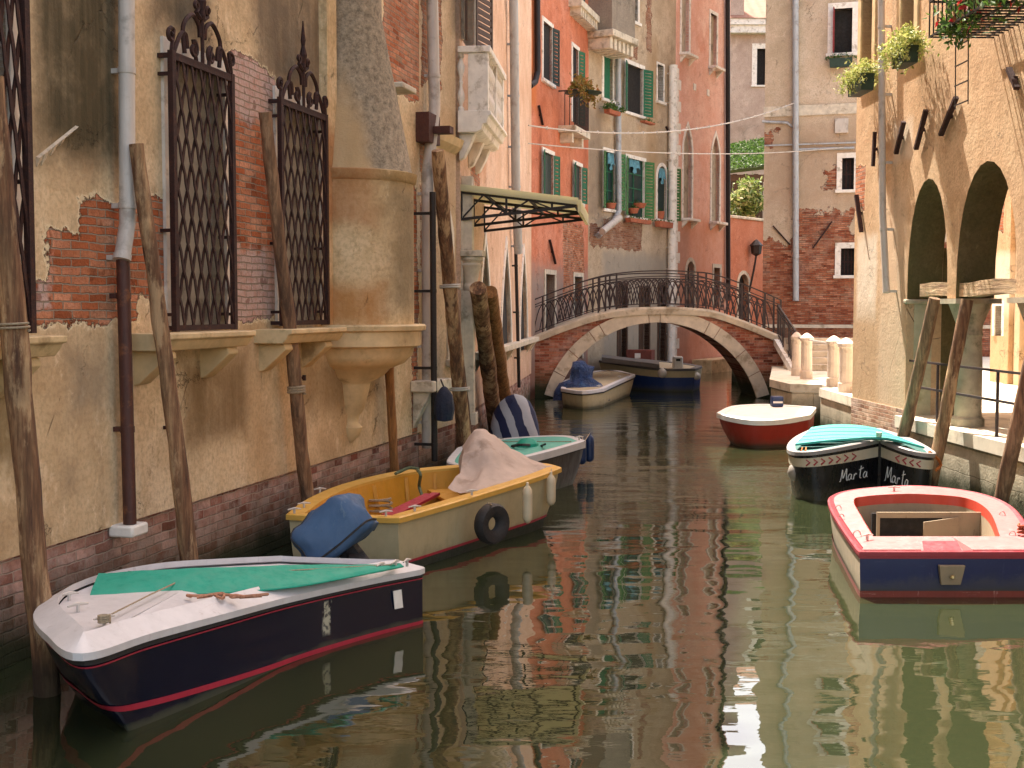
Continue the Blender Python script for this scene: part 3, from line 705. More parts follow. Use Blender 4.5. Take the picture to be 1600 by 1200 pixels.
for q in (((1068,196),(1080,343)), ((1112,210),(1123,348))): window(Fh, *q, 'ogee', frame=.14, pane=CURT, depth=.13, sill_br=True, sill_out=.35, name='gothic_window')
window(Fh, (1110,-170), (1119,-50), frame=.14, pane=CURT, depth=.13); window(Fh, (1065,-220), (1076,-120), frame=.14, pane=CURT, depth=.13)
window(Fh, (1073,408), (1084,500), 'round', frame=.16, pane=VOID, sill=False, fmat=STONE, name='door')
window(Fh, (1115,418), (1124,480), frame=.16, pane=VOID, sill=False, fmat=STONE, name='door')
Fh.wall('wall', pl_F, 0, sF, -1, 25.5, 9)
pipe(Fh, [(1136.5,-250), (1138,470)], .10, IRON_D, -.14, False)
m = MB()
zt_ = WF.at(1052, 105)[1]
for k in range(34):
    z = .6 + k*.42
    if z > zt_: break
    w_ = .55 if k % 2 else .32
    m.box(.02, w_, -.02, .01, z, z+.40)
Fh.part(m, 'quoin', STONE_W, smooth=0)
pipe(Fh, [(1052,102), (1050,420), (1049,565)], .17, STONE_W, -.22, True, name='white_flue')
m = MB(); z_ = WF.at(1100, 560)[1]; m.box(sF*.3, sF, -.9, -.05, -1, z_); Fh.part(m, 'water_step', STONE_Y, bevel=.02)

# ===== G garden wall, H house behind, tree slope =====
pG0 = pF1 + (P(1140, 574, 0) - pF1)*.3; pG1 = P(1215, 567.5, 0); WG = Wall(P(1139,573,0)[:2], pG1[:2])
Gw = Bld('garden_wall', WG, 'orange stucco garden wall with arched door and lamp right of the salmon house', 'wall')
pl_G = plaster('orange_stucco', ((.46,.16,.09),(.56,.22,.13),(.60,.27,.18)), (), (), stain_amt=.3, streak=.4, stain=(.3,.1,.06), algae=.6)
window(Gw, (1154,428), (1168,545), 'round', frame=.16, pane=VOID, sill=False, fmat=STONE, name='door')
zg = WG.at(1165, 343)[1]
Gw.wall('wall', pl_G, 0, WG.len, -1, zg, .5)
m = MB(); m.box(-.05, WG.len, -.08, .58, zg, zg+.12); Gw.part(m, 'coping', STONE, bevel=.02)
a_, z_ = WG.at(1180, 400, -.3); lamp = MB(); lamp.tube([(a_, -.02, z_-1.2), (a_-.05, -.25, z_-.5), (a_, -.3, z_)], .04, 8); lamp.lathe([(.05,0),(.2,.1),(.22,.45),(.28,.47),(.1,.7),(.02,.75)], (a_, -.3, z_), 6)
pl_ = empty('wall_lamp', WG.w(a_, 0, 0), WG.rot, 'dark iron lantern on a bracket on the orange garden wall', 'lamp')
o = MB(); o.tube([(0, -.02, z_-1.6), (-.1, -.3, z_-.6), (0, -.35, z_)], .05, 8); o.build('bracket', IRON_D, pl_)
o = MB(); o.lathe([(.05,0),(.22,.1),(.26,.45),(.32,.47),(.1,.7),(.02,.75)], (0, -.35, z_), 6); o.build('lantern', IRON_D, pl_)
pH0 = PY(1120, 500, 78); pH1 = PY(1215, 500, 78); WH = Wall(pH0, pH1)
H = Bld('distant_house', WH, 'far pinkish house with white eaves above the green garden')
zh = WH.at(1165, 42)[1]
pl_H = plaster('distant_stucco', ((.40,.29,.23),(.50,.38,.31),(.56,.44,.36)), (), (), stain_amt=.3, algae=0)
window(H, (1183,76), (1196,133), frame=.3, pane=VOID)
H.wall('wall', pl_H, 0, WH.len, -1, zh, 8)
ROOF = G('roof_tiles'); wv = ROOF.n.new('ShaderNodeTexWave'); wv.inputs['Scale'].default_value = 2.2; wv.inputs['Distortion'].default_value = .6
ROOF.bump(V(ROOF, wv.outputs[1]), 1, .05); ROOF = ROOF.done(ROOF.mix(ROOF.noise(3,6), (.24,.10,.06), (.38,.20,.13)), .9)
m = MB(); m.box(-.2, WH.len+.2, -.7, 0, zh, zh+.35)
for k in range(9): m.box(.2+k*WH.len/9, .6+k*WH.len/9, -.55, -.001, zh-.45, zh-.002)
H.part(m, 'eave', STONE_W, smooth=0)
m = MB(); m.prism([(-.8, zh+.36), (7, zh+.36), (3.2, zh+2.6)], -.3, WH.len+.3, 'x'); H.part(m, 'roof', ROOF, smooth=0)
a_, z_ = WH.at(1148, 30); m = MB(); m.box(a_-.5, a_+.5, -.3, .6, zh+.36, zh+4); m.box(a_-.6, a_+.6, -.4, .7, zh+4, zh+4.2); H.part(m, 'chimney', pl_H, smooth=0)
pN0 = PY(1105, 500, 92); WN = Wall(pN0[:2], (pN0.x+7, 92))
Nb = Bld('far_palace', WN, 'tallest far pink palace rising behind the house with white eaves')
Nb.wall('wall', pl_H, 0, WN.len, 0, PY(1165,-33,92).z, 6)
# ===== I: building behind the campo =====
pI0 = PY(1191, 500, 46.5); pI1 = PY(1570, 500, 44.2); WI = Wall(pI0, pI1)
I = Bld('corner_house', WI, 'tall beige house with exposed brick base behind the bridge and small square')
zbk = WI.at(1260, 345)[1]
pl_I = plaster('beige_stucco', ((.46,.36,.25),(.58,.46,.34),(.64,.53,.41)), [(-.5, 12, .5, zbk-.8), Br(WI,1191,205,1212,235), Br(WI,1286,265,1312,300), Br(WI,1240,330,1330,400)], [Br(WI,1191,190,1420,330)+(.6,(.36,.25,.17),.6)], stain_amt=.25, streak=.3, stain=(.28,.19,.13), red=((.32,.085,.04),(.46,.19,.10)), algae=0, amp=.95, salts=.22, mortar=(.22,.14,.10))
window(I, (1303,14), (1331,82), frame=.2, pane=VOID, sh=(('L',92),), shmat=simple('red_shutter_paint',(.22,.02,.02),.6))
window(I, (1316,247), (1334,296), frame=.18, pane=VOID, bars=3, bars_mat=IRON)
window(I, (1314,388), (1335,430), frame=.2, pane=VOID, bars=4, bars_mat=IRON)
window(I, (1303,-170), (1331,-100), frame=.2, pane=VOID)
window(I, (1216,-170), (1240,-100), frame=.2, pane=VOID)
I.wall('wall', pl_I, 0, WI.len, -1, 23, 8)
z_ = WI.at(1250, 181)[1]; zz = WI.at(1250, 165)[1]; m = MB(); m.box(-.03, WI.len, -.06, .01, z_, zz); I.part(m, 'string_course', STONE, smooth=0)
z_ = WI.at(1250, 507)[1]; m = MB(); m.box(-.02, WI.len, -.1, .01, z_-.12, z_); I.part(m, 'plinth_course', STONE, smooth=0)
pipe(I, [(1243,-250), (1243.5,470)], .11, ZINC_B, -.16)
anchor(I, (1208,353), (1234,382)); anchor(I, (1270,388), (1300,346))
m = MB(); a_, z_ = WI.at(1305, 195); m.box(a_, a_+.45, -.12, 0, z_-.3, z_+.2); I.part(m, 'meter_box', ZINC, smooth=0)
COLM_ = simple('pale_green_stone', (.46,.43,.30), .8, .2, 4, .4, dirt=(.25,.25,.15))
pipe(I, [(1191,190), (1230,192), (1240,200), (1240.5,228), (1246,234), (1335,231)], .045, ZINC_B, -.08, False, name='conduit')
m = MB(); z_ = WI.at(1250, 226)[1]; m.bar((0, -.06, z_), (WI.len, -.06, z_), .05); I.part(m, 'conduit', ZINC_B, smooth=0)
for px, py in ((1085,136), (1106,145)):
    a_, z_ = WF.at(px, py); m = MB(); m.box(a_-.13, a_+.13, -.03, .01, z_-.13, z_+.13); Fh.part(m, 'stone_plate', STONE_W, smooth=0)
CY = simple('turquoise_cloth', (.10,.26,.32), .85, .4, 9, .3)
for x0, y0, x1, y1 in ((949,238,957,262), (983,248,997,268), (1029,262,1037,284)):
    a_, zt_ = WE.at(x0, y0, .04); c_, zb_ = WE.at(x1, y1, .04); m = MB(); n = 10
    m.loft([[(a_+(c_-a_)*k/n, .03+.03*math.sin(k*1.7), zt_) for k in range(n+1)], [(a_+(c_-a_)*k/n, .0+.05*math.sin(k*1.7+.5), zb_+.12*math.sin(k*.9)) for k in range(n+1)]], False); E.part(m, 'hanging_cloth', CY, smooth=1)
a0_, z0_ = WA.at(56, 245); a1_, z1_ = WA.at(118, 196); m = MB(); n = 9
for k in range(n):
    t = k/n; x = a0_+(a1_-a0_)*t; z = z0_+(z1_-z0_)*t; x2 = a0_+(a1_-a0_)*(t+1/n); z2 = z0_+(z1_-z0_)*(t+1/n); h = (.05-.04*t)*(1+.4*(k % 2))
    m.loft([[(x, 0, z), (x, -.035, z-.01), (x, -.01, z-h*1.4), (x, 0, z-h*1.5)], [(x2, 0, z2), (x2, -.03, z2-.01), (x2, -.01, z2-h*1.1), (x2, 0, z2-h*1.2)]])
A.part(m, 'plaster_ridge', simple('raw_plaster', (.55,.45,.33), .9, .3, 20, .5), smooth=0)
# ===== J: arcade house on the right =====
pJ0 = P(1330, 710, 0); pJ1 = P(1600, 812.6, 0); pJe = pJ1 + (pJ1-pJ0).normalized()*11
WJ = Wall(pJ0, pJe)
J = Bld('arcade_house', WJ, 'sunlit sandy house standing on an open arcade at the right')
zq = .93
zs = WJ.at(1500, 466)[1]
def arch(pxa, pxb, apx, apy, n=14):
    sa, sb = WJ.at(pxa, 466)[0], WJ.at(pxb, 466)[0]; za = WJ.at(apx, apy)[1]; c = (sa+sb)/2; w = (sb-sa)/2; hh = za-zs
    return sa, sb, [(sa, zq-.2), (sa, zs)] + [(c - w*math.cos(math.pi*k/n), zs + hh*math.sin(math.pi*k/n)**(.8)) for k in range(1, n)] + [(sb, zs), (sb, zq-.2)]
a1 = arch(1417, 1480, 1443, 281); a2 = arch(1493, 1588, 1540, 252)
wd3 = a2[1]-a2[0]; sh3 = a2[1]+.25 - a2[0]
a3 = [(x+sh3, z) for x, z in a2[2]]; a4 = [(x+2*sh3, z) for x, z in a2[2]]; merged = a1[2][:-1] + a2[2][1:-1] + a3[1:-1] + a4[1:]; J.holes.append(merged)
pl_J = plaster('sandy_stucco', ((.49,.31,.17),(.61,.41,.245),(.66,.47,.29)), [Br(WJ,1331,262,1352,275)[:2] + (WJ.at(1345,330)[1], WJ.at(1345,262)[1])], [Br(WJ,1340,370,1368,500)+(.12,(.74,.66,.54),.85), Br(WJ,1398,190,1425,250)+(.1,(.72,.6,.46),.7), Br(WJ,1330,480,1412,640)+(.25,(.42,.30,.18),.6), Br(WJ,1376,300,1412,640)+(.2,(.70,.58,.44),.4)], stain_amt=.22, streak=.28, stain=(.30,.19,.11), algae=0, amp=.22, crack=.7)
for q in (((1349,-60),(1364,104)), ((1411,-60),(1430,58)), ((1500,-120),(1530,-20))):
    window(J, *q, frame=.16, pane=VOID, fmat=STONE_Y, sill=True, depth=.3)
J.wall('wall', pl_J, 0, WJ.len, .6, 15, .55, rdepth=.55, roof=False, thin=True)
SOF = plaster('arch_soffit_shade_stucco', ((.10,.085,.035),(.15,.115,.055),(.19,.15,.08)), (), (), stain=(.05,.05,.02), stain_amt=.5, algae=0, crack=0)  # shade under the arches painted into the dark olive stucco colour, plus random staining
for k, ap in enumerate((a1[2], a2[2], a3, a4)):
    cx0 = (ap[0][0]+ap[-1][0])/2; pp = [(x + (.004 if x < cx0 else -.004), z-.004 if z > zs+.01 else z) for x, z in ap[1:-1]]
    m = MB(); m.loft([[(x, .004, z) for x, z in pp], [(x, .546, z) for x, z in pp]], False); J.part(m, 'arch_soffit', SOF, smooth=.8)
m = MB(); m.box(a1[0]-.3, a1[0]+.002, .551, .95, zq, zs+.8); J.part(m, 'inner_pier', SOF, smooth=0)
m = MB(); m.box(a1[0]+.0005, a1[0]+.012, .12, .40, zq, zs-.075); J.part(m, 'pier_facing', COLM_, smooth=0)
# body above the arcade, ceiling, base, back
zc_ = zs + 2.3
m = MB(); m.box(.004, WJ.len, .56, 9, zc_, 15); J.part(m, 'upper_floor', pl_J, smooth=0)
m = MB(); m.box(-.006, a1[0]-.02, -.012, .56, -1, 1.02)
brJ = brickmat('pale_quay_brick', (.42,.22,.14), (.60,.42,.30), (.5,.4,.3), algae=.3, salts=.5)
J.part(m, 'brick_base', brJ, smooth=0)
m = MB(); m.box(3.2, WJ.len, 3.6, 3.9, zq, zc_); J.part(m, 'back_wall', pl_J, smooth=0)
COLM = simple('arcade_column_stone', (.42,.36,.26), .8, .3, 4, .5, dirt=(.12,.12,.07))
def column(sx, name='column'):
    m = MB(); hc = zs - zq
    m.lathe([(.23,0),(.23,.1),(.19,.14),(.185,hc*.5),(.17,hc-.55),(.19,hc-.52),(.175,hc-.48),(.18,hc-.38),(.28,hc-.12),(.30,hc-.06)], (sx, .27, zq+.005), 18)
    m.box(sx-.30, sx+.30, -.05, .6, zs-.075, zs-.004)
    return J.part(m, name, COLM, smooth=.7)
cs = [(a1[1]+a2[0])/2, a2[1]+.13, a2[1]+.13+sh3]
for x in cs: column(x)
m = MB(); m.box(a1[0]-.10, a1[0]+.05, -.03, .62, zs-.07, zs); J.part(m, 'pier_capital', COLM, bevel=.02)
# oak tie beam
BEAM = wood('beam_wood', (.46,.31,.17), (.60,.43,.26), (.20,.11,.06), ax='x')
zbm = WJ.at(1540, 450)[1]; m = MB(); n = 14
pts = [(a1[0]+.45 + (a2[1]+3 - a1[0]-.45)*k/n, .12+.02*math.sin(k*2.1), zbm+.02*math.sin(k*1.3)) for k in range(n+1)]
m.loft([[(x, y-.08, z-.09), (x, y+.08, z-.10), (x, y+.08, z+.09), (x, y-.08, z+.10)] for x, y, z in pts]); J.part(m, 'tie_beam', BEAM)
pipe(J, [(1376,-200), (1379,330), (1385,455)], .055, ZINC, -.16)
for q in (((1412,190),(1400,240)), ((1447,172),(1431,233)), ((1494,152),(1470,211)), ((1576,107),(1589,138)), ((1338,305),(1346,362)), ((1367,206),(1364,260))): anchor(J, *q)
# ===== K: sunlit house across the square =====
pK0 = P(1546, 596, zq); pK1 = P(1660, 640, zq); WK = Wall(pK0[:2], (pK0[0]+.6, pK0[1]-9))
K = Bld('square_house', WK, 'sunlit sandy house with pilasters across the small square, seen through the arcade')
window(K, (1556,478), (1566,525), frame=.12, pane=VOID, sill=False, bars=3, bars_mat=IRON)
K.wall('wall', pl_J, 0, WK.len, .5, 8.5, 5)
m = MB()
for px in (1575, 1592, 1612): a_ = WK.at(px, 560)[0]; m.box(a_, a_+.25, -.12, 0, zq, 8.5)
K.part(m, 'pilaster', pl_J, bevel=.01)
# ---------------- water ----------------
g = G('canal_water')
n1 = g.noise(1, 2, .45, g.scale(.75, 1.25, 1)); n2 = g.noise(1, 3, .5, g.scale(2.2, 6.0, 1, (3, 1, 0))); n3 = g.noise(1, 3, .5, g.scale(7, 22, 1, (1, 5, 0)))
far = g.mr(g.y, 13, 20) ; calm = g.mr(g.noise(.35, 3, .5, g.scale(1, .5, 1)), .4, .65)
hgt = n1 * .020 + n2 * (.0012 + far * calm * .004) + n3 * (far * (.0012 + calm * .0020) + .0001)
g.bump(hgt, 1.0, 1.0)
g.b.inputs['IOR'].default_value = 2.0
g.done(g.mix(g.noise(.5, 4), (.018,.024,.011), (.029,.036,.016)), .012)
m = MB(); m.box(-30, 70, -12, 130, -1.6, 0); m.build('water', g.mat, None, smooth=0, kind='structure')
# ---------------- quay ----------------
QM = brickmat('quay_stone_blocks', (.62,.54,.40), (.74,.66,.50), (.34,.28,.2), algae=.36, salts=.4, w=.95, h=.36, stain=.22, salt_col=(.7,.62,.48))
PAVE = simple('campo_paving', (.60,.53,.42), .8, .12, 2, .2, dirt=(.45,.38,.3))
def fillslab(poly, a, b, f):
    from mathutils.geometry import tessellate_polygon
    tr = tessellate_polygon([[Vector((p[0], p[1], 0)) for p in poly]]); n = len(poly)
    vs = [f(p, a) for p in poly] + [f(p, b) for p in poly]
    fs = [tuple(t) for t in tr] + [tuple(i+n for i in t[::-1]) for t in tr] + [(i, (i+1) % n, (i+1) % n + n, i+n) for i in range(n)]
    return MB().add(vs, fs)
qp = [WJ.w(WJ.len, -.12, 0), WJ.w(a1[0]-.01, -.12, 0), WJ.w(a1[0]-.01, .06, 0), WJ.w(-.003, .06, 0)]
qp = [(p.x, p.y) for p in qp] + [(6.42, pJ0.y+.02), (6.5, 26.9), (6.85, 26.95), (6.85, 28.1), (6.2, 28.3), (6.12, 30.2), (7.55, 36.9), (7.9, 46), (45, 46), (45, 2)]
fillslab(qp, -1.4, zq-.18, lambda p, z: (p[0], p[1], z)).build('quay', QM, None, smooth=0, kind='structure')
def grow(poly, o):
    c = Vector((20, 22)); return [(p[0] - (o if p[0] < 10 else 0), p[1]) for p in poly]
cop = simple('quay_coping', (.68,.62,.50), .75, .15, 3, .35, dirt=(.35,.3,.2))
fillslab(grow(qp, .035), zq-.178, zq, lambda p, z: (p[0], p[1], z)).build('paving', cop, None, smooth=0, kind='structure')
# ---------------- bridge ----------------
YB = 37.1; WBr = Wall((0, YB), (10, YB)); BD = 2.6
br = empty('stone_bridge', (0, YB, 0), 0, 'small arched brick bridge with pale stone ring and wrought iron railing', 'bridge')
br_b = brickmat('bridge_brick', (.30,.08,.045), (.44,.17,.10), (.34,.24,.17), algae=.5, salts=.3, w=.27, h=.08)
bst = simple('bridge_stone', (.56,.48,.37), .75, .2, 3, .35, dirt=(.25,.2,.13))
def bp(px, py, d=0): s_, z_ = WBr.at(px, py, d); return (s_, z_)
deck = [bp(*q) for q in ((826,531), (880,510), (935,492), (985,484.5), (1040,482.5), (1085,484.5), (1118,489), (1175,509), (1226,531))]
deck = [(p.x, p.y) for p in spline([(a, b, 0) for a, b in deck], 4)]
c_in = (bp(869,622), bp(1025,503), bp(1183,622))
def arc3(a, b, c, n):
    ax, ay = a; bx, by = b; cx, cy = c; d = 2*(ax*(by-cy)+bx*(cy-ay)+cx*(ay-by))
    ux = ((ax*ax+ay*ay)*(by-cy)+(bx*bx+by*by)*(cy-ay)+(cx*cx+cy*cy)*(ay-by))/d
    uy = ((ax*ax+ay*ay)*(cx-bx)+(bx*bx+by*by)*(ax-cx)+(cx*cx+cy*cy)*(bx-ax))/d
    r = math.hypot(ax-ux, ay-uy); t0 = math.atan2(ay-uy, ax-ux); t1 = math.atan2(cy-uy, cx-ux)
    if t1 < -math.pi/2: t1 += 2*math.pi
    if t0 < -math.pi/2: t0 += 2*math.pi
    return (ux, uy), r, t0, t1
(cx_, cy_), r_in, ta, tb_ = arc3(*c_in, 30)
NA = 40; ring = [(cx_ + r_in*math.cos(ta+(tb_-ta)*k/NA), cy_ + r_in*math.sin(ta+(tb_-ta)*k/NA)) for k in range(NA+1)]
poly = [(deck[0][0], -1)] + [(x, z-.12) for x, z in deck] + [(deck[-1][0], -1), (ring[-1][0], -1)] + ring[::-1] + [(ring[0][0], -1)]
fillslab(poly, 0, BD, lambda p, t: (p[0], t, p[1])).build('brick_body', br_b, br, smooth=.5)
m = MB(); cuts = [0, .085, .17, .26, .30, .47, .51, .68, .72, .83, .915, 1]; rw = .36
for a_, b_ in zip(cuts[:-1], cuts[1:]):
    a_ += .0011; b_ -= .0011; n = max(3, int((b_-a_)*40)); loops = []
    for k in range(n+1):
        t = ta + (tb_-ta)*(a_+(b_-a_)*k/n); cs_, sn = math.cos(t), math.sin(t)
        loops.append([(cx_+r*cs_, y, cy_+r*sn) for r, y in ((r_in-.015,-.05),(r_in+rw,-.05),(r_in+rw,.1),(r_in-.015,.1))])
    m.loft(loops)
m.build('arch_ring', bst, br, smooth=.5, bevel=.004)
m = MB(); m.loft([[(x, y, z+dz) for y, dz in ((-.09,-.16),(-.12,.0),(-.10,.06),(.22,.06),(.22,-.16))] for x, z in deck]); m.build('curb', bst, br, smooth=.5)
m = MB(); m.loft([[(x, y, z+dz) for y, dz in ((BD-.22,-.16),(BD-.22,.06),(BD+.1,.06),(BD+.1,-.16))] for x, z in deck]); m.build('curb', bst, br, smooth=.5)
m = MB(); m.loft([[(x, .222, z-.13), (x, BD-.222, z-.13), (x, BD-.222, z-.03), (x, .222, z-.03)] for x, z in deck]); m.build('deck', PAVE, br, smooth=.5)
def deckz(x):
    for (x0, z0), (x1, z1) in zip(deck[:-1], deck[1:]):
        if x0 <= x <= x1: return z0 + (z1-z0)*(x-x0)/(x1-x0)
    return deck[-1][1] if x > deck[-1][0] else deck[0][1]
RAIL = simple('bridge_railing_iron', (.032,.018,.018), .6, .3, 10, .1, metal=.1)
def railing(y):
    m = MB(); x0, x1 = bp(834, 500)[0], bp(1220, 500)[0]; N = 60
    xs = [x0+(x1-x0)*k/N for k in range(N+1)]
    for dz, t in ((1.08,.06),(.93,.042),(.86,.036),(.14,.042)): 
        m.loft([[(x, y-t/2, deckz(x)+dz), (x, y+t/2, deckz(x)+dz), (x, y+t/2, deckz(x)+dz+t*.6), (x, y-t/2, deckz(x)+dz+t*.6)] for x in xs])
    posts = [bp(q, 500)[0] for q in (834, 848, 935, 946, 963, 1090, 1103, 1159, 1195, 1209, 1220)]
    for x in posts: m.bar((x, y, deckz(x)+.05), (x, y, deckz(x)+1.1), .05)
    sp = .34; n = int((x1-x0)/sp*2)
    for k in range(n-1):
        xa = x0 + k*sp/2; xb = xa + sp*1.0 + sp*.55
        if xb > x1: continue
        pts = []
        for j in range(11):
            t = j/10; x = xa + (xb-xa)*t; s_ = 1-abs(2*t-1)**2.2
            pts.append((x, y, deckz(x)+.15+.71*s_))
        m.tube(pts, .019, 4)
    return m.build('railing', RAIL, br, smooth=0)
railing(.02); railing(BD-.02)
# steps from the quay up to the bridge end
m = MB()
xr = deck[-1][0]; zt2 = deck[-1][1]
for k in range(5): m.box(xr-.28+.0*k, xr+1.9, -2.9+.34*k, -2.9+.34*(k+1)-.003, zq+.0, zq+.17*(k+1)) 
m.box(xr+.005, xr+1.9, -2.9+.34*5, BD, zq, zt2-.05)
m.build('steps', bst, br, smooth=0, bevel=.01)
m = MB(); a_ = Vector((xr-.2, -.0, zt2+.05)); b_ = Vector((xr-.32, -2.9, zq+.1))
for dz, t in ((.95,.045),(.8,.03),(.1,.03)): m.bar(a_+Vector((0,0,dz)), b_+Vector((0,0,dz)), t)
for k in range(16): q = a_ + (b_-a_)*k/15; m.bar(q, q+Vector((0,0,.95)), .02 if k % 5 else .045)
m.build('stair_railing', RAIL, br, smooth=0)
m = MB(); m.loft([[(a_.x-.12, a_.y, a_.z-.2), (a_.x+.1, a_.y, a_.z-.2), (a_.x+.1, a_.y, a_.z), (a_.x-.12, a_.y, a_.z)], [(b_.x-.12, b_.y, b_.z-.2), (b_.x+.1, b_.y, b_.z-.2), (b_.x+.1, b_.y, b_.z), (b_.x-.12, b_.y, b_.z)]]); m.build('stair_kerb', STONE_W, br, smooth=0)
# ---------------- stone posts and rails by the steps ----------------
PM = simple('pinkish_post_stone', (.66,.55,.45), .75, .12, 6, .25, dirt=(.4,.3,.22))
prs = [(1244,587,.125), (1260,592,.145), (1302,604,.15), (1321,613,.15)]
lab = ['pinkish stone post with pointed cap, farthest left and closest to the bridge', 'pinkish stone post second from the bridge, left of the steps', 'pinkish stone post on the right side of the steps', 'pinkish stone post touching the corner of the arcade house']
pts_ = []
for (px, py, r), lb in zip(prs, lab):
    q = P(px, py, zq); pts_.append(q); e = empty('stone_post', (q.x, q.y, zq), .3, lb, 'stone post', 'stone posts beside the bridge steps')
    m = MB(); m.lathe([(r*1.02,0),(r*1.02,.18),(r*.9,.2),(r*.86,.88),(r*1.0,.90)], (0,0,.002), 12); m.build('shaft', PM, e, smooth=.5)
    m = MB(); m.lathe([(r*1.12,.902),(r*1.15,.97),(r*.5,1.06),(.02,1.09)], (0,0,.002), 12); m.build('cap', PM, e, smooth=.5)
e = empty('iron_handrail', (0,0,0), 0, 'thin pale iron rails joining the stone posts beside the bridge steps', 'handrail')
for i, j in ((0,1),(2,3),(0,2)):
    m = MB(); a_ = pts_[i] + Vector((.06,.2,.95 if j != 2 else .93)); b_ = pts_[j] + Vector((0,-.05 if j != 2 else .5,.92)); m.bar(a_, b_, .035); m.build('rail', ZINC, e, smooth=0)
# quay handrail in the arcade
e = empty('quay_handrail', WJ.w(0,0,0), WJ.rot, 'thin iron handrail with two bars between the arcade columns on the quay', 'handrail')
for z, d in ((.86, .05), (.47, .05)):
    m = MB(); m.bar((a1[0]+.05, d, zq+z), (a2[1]+3.5, d, zq+z), .032); m.build('bar', RAIL, e, smooth=0)
for px in (1465, 1559):
    s_ = WJ.at(px, 600, .05)[0]; m = MB(); m.bar((s_, .05, zq), (s_, .05, zq+.86), .032); m.build('post', RAIL, e, smooth=0)
# ---------------- mooring poles ----------------
W_OLD = wood('weathered_pole_wood', (.22,.105,.05), (.40,.24,.12), (.05,.022,.014), (.62,.42,.23))
W_GREY = wood('grey_pole_wood', (.25,.14,.075), (.37,.23,.13), (.08,.04,.025))
W_ORG = wood('orange_pole_wood', (.34,.15,.045), (.42,.21,.08), (.12,.05,.02))
W_DK = wood('dark_pole_wood', (.12,.06,.035), (.2,.11,.07), (.04,.02,.012))
def pole(pb, pt, rb, rt, mat, label, wob=.03, seed=1, z0=-1.2, flat=True):
    rnd = random.Random(seed); pb = Vector(pb); pt = Vector(pt); dirv = (pt-pb)/(pt.z-pb.z); p0 = pb + dirv*z0
    L = (pt-p0).length; n = int(L/.22)+2; e = empty('mooring_pole', (pb.x, pb.y, 0), 0, label, 'mooring pole', 'wooden mooring poles along the canal')
    pts, rs = [], []; off = Vector((0,0,0))
    for k in range(n+1):
        t = k/n; off = off*.85 + Vector((rnd.gauss(0,wob*.13), rnd.gauss(0,wob*.12), 0))
        pts.append(p0 + (pt-p0)*t + off*math.sin(math.pi*min(1,t*1.05+.02)) - Vector((pb.x, pb.y, 0))); rs.append((rb+(rt-rb)*t)*rnd.uniform(.95,1.06))
    m = MB(); m.tube(pts, rs, 12)
    for i, v in enumerate(m.v):
        k = mnoise.noise(Vector((v[0]*14, v[1]*14, v[2]*2.6+seed*7)))*.012; c = pts[min(n, i//12)]
        d = Vector((v[0]-c.x, v[1]-c.y, 0)); d = d.normalized() if d.length > 1e-5 else d
        m.v[i] = (v[0]+d.x*k, v[1]+d.y*k, v[2])
    m.build('shaft', mat, e, smooth=.9); return e, pts
ROPE = simple('rope', (.34,.27,.18), .95, .3, 60, .5); ROPE_G = simple('green_rope', (.10,.13,.07), .95, .3, 60, .5); ROPE_O = simple('orange_rope', (.55,.16,.03), .9, .3, 60, .5); ROPE_B = simple('blue_rope', (.03,.06,.18), .9, .3, 60, .4)
def coil(e, c, r, turns=3, rr=.012, mat=None, h=.06, name='rope_coil'):
    m = MB(); m.tube([(c[0]+r*math.cos(a), c[1]+r*math.sin(a), c[2]+h*a/(6.28*turns)) for a in (6.28*turns*k/(14*turns) for k in range(14*turns+1))], rr, 5); return m.build(name, mat or ROPE, e)
def WW(W, px, py, d): s_, z_ = W.at(px, py, d); return W.w(s_, d, z_)
e, pts = pole(P(73,1085,0), WW(WA,-14,120,-.5), .088, .078, W_OLD, 'gnarled pole at the far left with peeling bark patches', .035, 3)
q = P(46,520,1) ; k = min(range(len(pts)), key=lambda i: abs(pts[i].z-2.42)); coil(e, pts[k], .1, 2, .008, ROPE, .05)
e, _ = pole(P(306,960,0), WW(WA,213,225,-.25), .085, .058, W_OLD, 'leaning pole with stripped bark beside the brown rain pipe', .03, 5)
m = MB(); p_ = P(291,700,1); e2, pts = pole(P(488,850,0), WW(WA,414,175,-.2), .085, .062, W_GREY, 'slim grey pole leaning between the two iron grilles', .03, 8)
k = min(range(len(pts)), key=lambda i: abs(pts[i].z-1.62)); coil(e2, pts[k], .09, 3, .014, ROPE, .08)
pole(P(620,785,0), WW(WA,607,556,-.15), .07, .058, W_ORG, 'short brown pole below the rounded chimney breast', .02, 9)
e, pts = pole(P(729,740,0), WW(WB,684,235,-.35), .125, .095, W_OLD, 'tallest thick pole in front of the cream house, roped near its middle', .02, 12)
for z in (1.3, 2.9): k = min(range(len(pts)), key=lambda i: abs(pts[i].z-z)); coil(e, pts[k], .15, 2, .014, ZINC, .06)
pole(P(738,736,0), WW(WB,703,440,-.3), .075, .06, W_DK, 'dark split pole leaning against the right side of the tallest pole', .03, 13)
pole(P(777,694,0), WW(WC,747,450,-.35), .16, .13, W_OLD, 'stout brown pole left of the orange pole under the canopy', .02, 14)
pole(P(796,686,0), WW(WC,766,456,-.5), .14, .12, W_ORG, 'stout orange-brown pole under the canopy beside the first pointed window', .015, 15)
pole(P(1396,750,0), WW(WJ,1461,466,-.05), .095, .085, W_GREY, 'leaning brown pole in front of the first arcade pier', .02, 16)
pole(P(1450,778,0), WW(WJ,1511,468,-.1), .095, .08, W_OLD, 'leaning pole crossing the round arcade column', .025, 17)
pole(P(1557,815,0), WW(WJ,1632,470,-.12), .10, .085, W_GREY, 'leaning pole at the right edge of the photo behind the pink rimmed boat', .02, 18)
